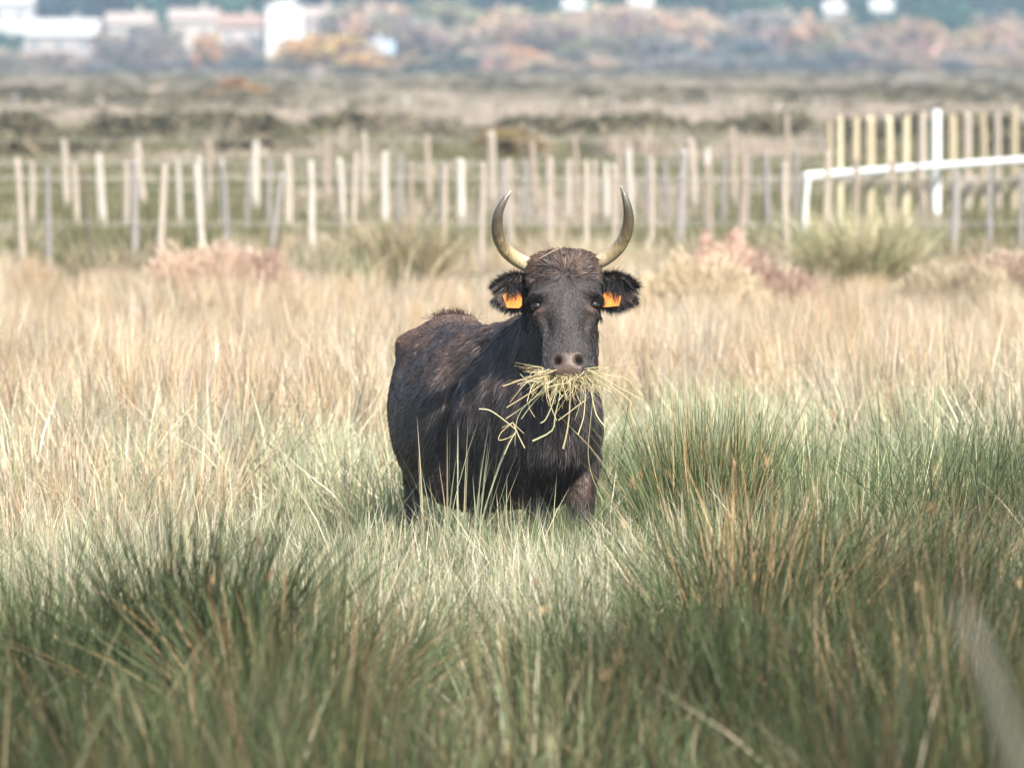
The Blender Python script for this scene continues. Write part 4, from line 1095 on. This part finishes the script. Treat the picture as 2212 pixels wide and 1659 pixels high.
# ---- poll tuft
n = 900
tt = 0.01 + 0.27 * rg.beta(1.1, 2.2, n); ll = rg.uniform(-0.125, 0.125, n)
sf = np.interp(tt, [0.0, 0.03, 0.10, 0.2, 0.34], [0.03, 0.055, 0.080, 0.092, 0.090]); sw_ = np.interp(tt, [0.0, 0.03, 0.10, 0.2], [0.06, 0.110, 0.140, 0.148])
Q = h0 + ha_ * (tt * HL)[:, None] + hx_ * ll[:, None] + hn_ * (sf * np.clip(1 - (np.abs(ll) / sw_) ** 2.3, 0, 1) ** 0.43 - 0.004)[:, None]
dv = ha_[None] * rg.uniform(0.0, 1.0, (n, 1)) + hx_[None] * (ll * 9 + rg.normal(0, 0.35, n))[:, None] + hn_[None] * rg.uniform(0.0, 0.28, (n, 1))
dv /= np.linalg.norm(dv, axis=1)[:, None]
mixc = np.clip(np.abs(ll) * 9 + rg.normal(0, 0.3, n), 0, 1)[:, None]
cl = (np.array((0.028, 0.024, 0.022))[None] * (1 - mixc) + np.array((0.075, 0.042, 0.030))[None] * mixc) * rg.lognormal(0, 0.45, (n, 1))
v, f_, c_ = strands(Q, np.tile(hn_, (n, 1)), dv, rg.uniform(0.025, 0.055, n), rg.uniform(-0.1, 0.3, n), cl, rg.uniform(0.002, 0.0042, n), 0.25)
world_child('forelock', make_mesh('forelock', v, f_, M_FUR, c_), bull)
# ---- shaggy winter hair on the croup
n = 1100
yy = np.where(rg.uniform(0, 1, n) < 0.62, rg.normal(26.2, 0.06, n), rg.uniform(25.8, 26.32, n)); xx = -0.215 - (yy - 25.84) * 0.19 + rg.normal(0.02, 0.04, n)
zz = 1.118 + 0.035 * np.exp(-((yy - 26.1) / 0.15) ** 2) - 1.2 * (xx + 0.215 + (yy - 25.84) * 0.19) ** 2
Q = np.stack([xx, yy, zz], 1)
dv = np.stack([rg.normal(-0.25, 0.6, n), rg.normal(0.25, 0.4, n), rg.uniform(-0.25, 0.6, n)], 1); dv /= np.linalg.norm(dv, axis=1)[:, None]
cl = np.array((0.075, 0.046, 0.034))[None] * rg.lognormal(0, 0.5, (n, 1))
v, f_, c_ = strands(Q, np.tile(np.array([0, 0, 1.0]), (n, 1)), dv, np.where(yy > 26.05, rg.uniform(0.02, 0.055, n), rg.uniform(0.012, 0.025, n)), rg.uniform(-0.2, 0.5, n), cl, rg.uniform(0.002, 0.004, n), 0.8)
world_child('croup_hair', make_mesh('croup_hair', v, f_, M_FUR, c_), bull)

# ---- horns
def horn_mat():
    m, nt, out = new_mat('horn')
    N, L = nt.nodes.new, nt.links.new
    a = N('ShaderNodeAttribute'); a.attribute_name = 'run'
    cr = N('ShaderNodeValToRGB'); e = cr.color_ramp
    e.elements[0].position = 0.0; e.elements[0].color = (0.34, 0.28, 0.20, 1)
    e.elements[1].position = 1.0; e.elements[1].color = (0.42, 0.39, 0.33, 1)
    for p, c in ((0.10, (0.55, 0.46, 0.31, 1)), (0.30, (0.42, 0.33, 0.18, 1)), (0.44, (0.14, 0.105, 0.062, 1)), (0.62, (0.075, 0.062, 0.045, 1)), (0.82, (0.14, 0.125, 0.10, 1)), (0.93, (0.34, 0.31, 0.26, 1))):
        q = e.elements.new(p); q.color = c
    tc = N('ShaderNodeTexCoord'); mp = N('ShaderNodeMapping'); mp.inputs['Scale'].default_value = (60, 60, 14); L(tc.outputs['Object'], mp.inputs[0])
    n_ = N('ShaderNodeTexNoise'); n_.inputs['Scale'].default_value = 1.6; n_.inputs['Detail'].default_value = 6; L(mp.outputs[0], n_.inputs['Vector'])
    ad = N('ShaderNodeMath'); ad.operation = 'MULTIPLY_ADD'; ad.inputs[1].default_value = 0.34; L(n_.outputs[0], ad.inputs[0])
    sb = N('ShaderNodeMath'); sb.operation = 'ADD'; sb.inputs[1].default_value = -0.17; L(a.outputs['Fac'], sb.inputs[0]); L(sb.outputs[0], ad.inputs[2])
    L(ad.outputs[0], cr.inputs[0])
    pb = N('ShaderNodeBsdfPrincipled'); pb.inputs['Roughness'].default_value = 0.34; L(cr.outputs[0], pb.inputs['Base Color'])
    bp = N('ShaderNodeBump'); bp.inputs['Strength'].default_value = 0.6; bp.inputs['Distance'].default_value = 0.005; L(n_.outputs[0], bp.inputs['Height']); L(bp.outputs[0], pb.inputs['Normal'])
    L(pb.outputs[0], out.inputs['Surface'])
    return m
M_HORN = horn_mat()
def horn(rows):
    rows = refine(rows, 6)
    pts = [P(r[0], r[1], r[2]) for r in rows]; rad = [r[3] * 24.7 / F_PX for r in rows]
    n = 18; V = []; run = []
    for i, p in enumerate(pts):
        t = (pts[min(i+1, len(pts)-1)] - pts[max(i-1, 0)]).normalized()
        u = t.cross(Vector((0, 1, 0))).normalized(); w = t.cross(u)
        for k in range(n):
            a = 2 * math.pi * k / n
            V.append(p + (u * math.cos(a) + w * math.sin(a)) * rad[i] * (1 + 0.035 * noise.noise(Vector((i * 0.55, 3 + math.cos(a) * 0.6, rows[0][0] + math.sin(a) * 0.6))))); run.append(i / (len(pts) - 1))
    Fc = [(i*n+k, i*n+(k+1) % n, (i+1)*n+(k+1) % n, (i+1)*n+k) for i in range(len(pts)-1) for k in range(n)]
    Fc += [tuple(range(n))[::-1], tuple((len(pts)-1)*n+k for k in range(n))]
    me = make_mesh('horn', V, Fc, M_HORN, smooth=True, extra={'run': run})
    world_child('horn', me, bull)
horn([(1160, 584, 24.73, 16), (1138, 572, 24.72, 16.5), (1112, 558, 24.70, 15.5), (1090, 538, 24.67, 14.5), (1077, 511, 24.64, 13.8), (1074, 483, 24.62, 12.2), (1078, 457, 24.61, 9.8), (1089, 434, 24.61, 6.8), (1100, 418, 24.62, 4.0), (1104, 413, 24.62, 1.6)])
horn([(1275, 572, 24.73, 15), (1296, 564, 24.72, 16), (1320, 550, 24.70, 15), (1341, 528, 24.67, 14.2), (1354, 500, 24.64, 13.2), (1358, 472, 24.62, 11.6), (1355, 445, 24.61, 9.2), (1349, 423, 24.61, 6.4), (1343, 407, 24.62, 3.8), (1340, 402, 24.62, 1.6)])

# ---- eyes
m_eye, nt, out = new_mat('eye'); pb = nt.nodes.new('ShaderNodeBsdfPrincipled'); pb.inputs['Base Color'].default_value = (0.010, 0.007, 0.006, 1); pb.inputs['Roughness'].default_value = 0.06; pb.inputs['Specular IOR Level'].default_value = 0.7
nt.links.new(pb.outputs[0], out.inputs['Surface'])
for s, e in zip((-1, 1), eyep):
    V, Fc = [], []
    nu, nw = 16, 12; r = 0.0245
    for i in range(nw + 1):
        for k in range(nu):
            a, b = math.pi * i / nw, 2 * math.pi * k / nu
            V.append(e - HX * s * 0.006 - HN * 0.006 + (Vector((1, 0, 0)) * math.sin(a) * math.cos(b) + Vector((0, 1, 0)) * math.sin(a) * math.sin(b) + UP * math.cos(a)) * r)
    for i in range(nw):
        for k in range(nu): Fc.append((i*nu+k, i*nu+(k+1) % nu, (i+1)*nu+(k+1) % nu, (i+1)*nu+k))
    world_child('eye', make_mesh('eye', V, Fc, m_eye, smooth=True), bull)

# ---- ear tags
M_TAG = plain_mat('orange_tag', (0.72, 0.22, 0.02), 0.45, 0.08, 30, 0.05)
M_STUD = plain_mat('tag_stud', (0.70, 0.22, 0.02), 0.4, 0.05, 30, 0)
for poly, stud in (([(1086, 640), (1096, 629), (1110, 624), (1124, 630), (1128, 642), (1127, 660), (1121, 666), (1095, 665)], (1108, 634)),
                   ([(1342, 641), (1332, 633), (1319, 627), (1306, 632), (1300, 644), (1299, 660), (1303, 664), (1337, 661)], (1320, 637))):
    fr_ = [P(a, b, 24.690 - (b - 640) * 0.0005) for a, b in poly]; bk_ = [p + Vector((0, 0.003, 0)) for p in fr_]
    k = len(poly)
    Fc = [tuple(range(k)), tuple(range(2*k-1, k-1, -1))] + [(i, k+i, k+(i+1) % k, (i+1) % k) for i in range(k)]
    tg = world_child('ear_tag', make_mesh('ear_tag', fr_ + bk_, Fc, M_TAG), bull)
    m = MB(); c = P(stud[0], stud[1], 24.690); m.tube([c + Vector((0, -0.004, 0)), c + Vector((0, 0.045, 0))], 0.006, 10)
    sd = obj('stud', m.mesh('stud', M_STUD), tg)

# ------------------------------------------------------------------ hay in the mouth
def hay_mat():
    m, nt, out = new_mat('hay')
    N, L = nt.nodes.new, nt.links.new
    oi = N('ShaderNodeObjectInfo')
    pb = N('ShaderNodeBsdfPrincipled'); pb.inputs['Roughness'].default_value = 0.5; L(oi.outputs['Color'], pb.inputs['Base Color'])
    tr = N('ShaderNodeBsdfTranslucent'); L(oi.outputs['Color'], tr.inputs['Color'])
    mx = N('ShaderNodeMixShader'); mx.inputs[0].default_value = 0.25; L(pb.outputs[0], mx.inputs[1]); L(tr.outputs[0], mx.inputs[2]); L(mx.outputs[0], out.inputs['Surface'])
    return m
M_HAY = hay_mat()
mouth = P(1227, 806, 24.46)
hay = empty('hay_bunch', mouth); tag(hay, 'bunch of pale yellow hay hanging from the mouth of the bull', 'hay')
HC = [(0.78, 0.67, 0.36), (0.80, 0.72, 0.44), (0.66, 0.56, 0.29), (0.74, 0.65, 0.38), (0.60, 0.54, 0.29), (0.54, 0.54, 0.31), (0.64, 0.49, 0.27), (0.76, 0.68, 0.45)]
def straw(pts, r0, r1, flat=0.5, c=None):
    rows = refine([tuple(p) for p in pts], 3)
    m = MB(); k = len(rows)
    m.tube([Vector(r) for r in rows], [r0 + (r1 - r0) * i / (k - 1) for i in range(k)], 4, flat)
    o = world_child('straw', m.mesh('straw', M_HAY), hay)
    tinted(o, c or random.choice(HC))
def CP(cx, cy, d): return P(1033.9 + 0.1688 * cx, 718 + 0.1688 * cy, d)
LONG = [([(1000,480),(700,560),(310,690)],2.4,2.6),([(870,620),(620,800),(360,960)],2.2,2.6),([(860,720),(600,930),(350,1105)],1.8,1.8),([(880,600),(890,780),(930,960),(1000,1130)],1.8,1.5),
        ([(1040,600),(1040,800),(980,1050),(940,1255),(690,1390)],1.6,4.2),([(1380,860),(1280,930),(1150,1030),(1020,1125)],2.2,2.4),([(1170,600),(1170,800),(1160,1050),(1130,1280),(1080,1490)],1.8,4.0),
        ([(1370,650),(1360,900),(1340,1100),(1270,1310)],1.6,2.6),([(1450,600),(1460,850),(1430,1150),(1400,1530),(1440,1800),(1520,2000)],1.3,1.2),([(1420,640),(1460,860),(1510,1060),(1620,1210)],2.0,3.0),
        ([(1400,470),(1750,680),(2110,870)],2.2,2.0),([(1400,500),(1600,540),(1870,580),(1970,680),(2080,810)],2.2,1.8),([(1450,520),(1800,760),(1950,900),(1940,1010),(2010,1200)],1.5,2.2),
        ([(5,980),(120,990),(230,1050),(400,1180),(480,1250)],2.6,1.8),([(900,640),(720,830),(560,980),(480,1170),(465,1450)],2.0,1.4),([(430,1160),(290,1280),(260,1380),(400,1340),(480,1270)],1.8,1.6),
        ([(440,1150),(500,1300),(590,1480)],1.8,2.6),([(450,1170),(580,1295)],1.5,1.3),([(490,1250),(400,1400),(330,1560)],2.4,2.6),([(530,530),(680,690)],1.4,1.2),([(860,560),(620,640),(400,900)],1.1,0.9),
        ([(1000,700),(950,900),(860,1110),(790,1160)],2.6,3.0),([(720,760),(640,930),(720,1085)],1.5,1.4),([(900,700),(700,900),(545,1110)],2.2,1.8),([(1300,700),(1300,900),(1230,1120)],1.3,1.2),([(440,1150),(300,1220)],1.2,1.0),([(1320,640),(1100,560),(960,540)],2.0,1.6)]
for pts, r0, r1 in LONG:
    dd = 24.44 + random.uniform(-0.03, 0.03)
    straw([CP(a, b, dd + 0.0001 * (b - 700) * 0.5) for a, b in pts], r0 * 0.0009, r1 * 0.0009, 0.4)
HCD = HC + [(0.40, 0.30, 0.16), (0.34, 0.33, 0.17), (0.46, 0.36, 0.20), (0.80, 0.73, 0.52)]
for k in range(370):
    sx = 1227 + random.uniform(-1, 1) * 56; sy = 803 + random.uniform(-5, 14) - 5 * ((sx - 1227) / 55) ** 2
    ang = (sx - 1227) / 50 + random.gauss(0, 0.75)
    Lp = random.choice((18, 26, 34, 48, 62, 76)) * random.uniform(0.7, 1.25)
    kk = random.choice((2, 3, 3, 4)); px, py, pd = sx, sy, 24.47 + random.uniform(-0.02, 0.05)
    pts = [P(px, py, pd)]
    for q in range(kk):
        ang += random.gauss(0, 0.32) - 0.10 * math.sin(ang)
        aa = max(-1.75, min(1.75, ang))
        px += math.sin(aa) * Lp / kk; py += math.cos(aa) * Lp / kk * 0.9; pd -= random.uniform(-0.01, 0.035)
        pts.append(P(px, py, pd))
    leaf = random.random() < 0.2
    straw(pts, random.uniform(0.0005, 0.0012) * (1.9 if leaf else 1), random.uniform(0.0004, 0.0010) * (1.2 if leaf else 1), 0.16 if leaf else random.uniform(0.4, 0.9), random.choice(HCD))
# a single hay stalk caught on the poll and loose hair of the coat
m = MB(); m.tube([hp(0.135, -0.105, 0.098), hp(0.085, -0.05, 0.112), hp(0.05, -0.015, 0.105)], [0.0016, 0.0018, 0.001], 5)
o = obj('hay_stalk', m.mesh('hay_stalk', plain_mat('hay_stalk', (0.42, 0.33, 0.22), 0.6, 0.1, 20, 0))); tag(o, 'single dry stalk caught across the forehead of the bull', 'hay')
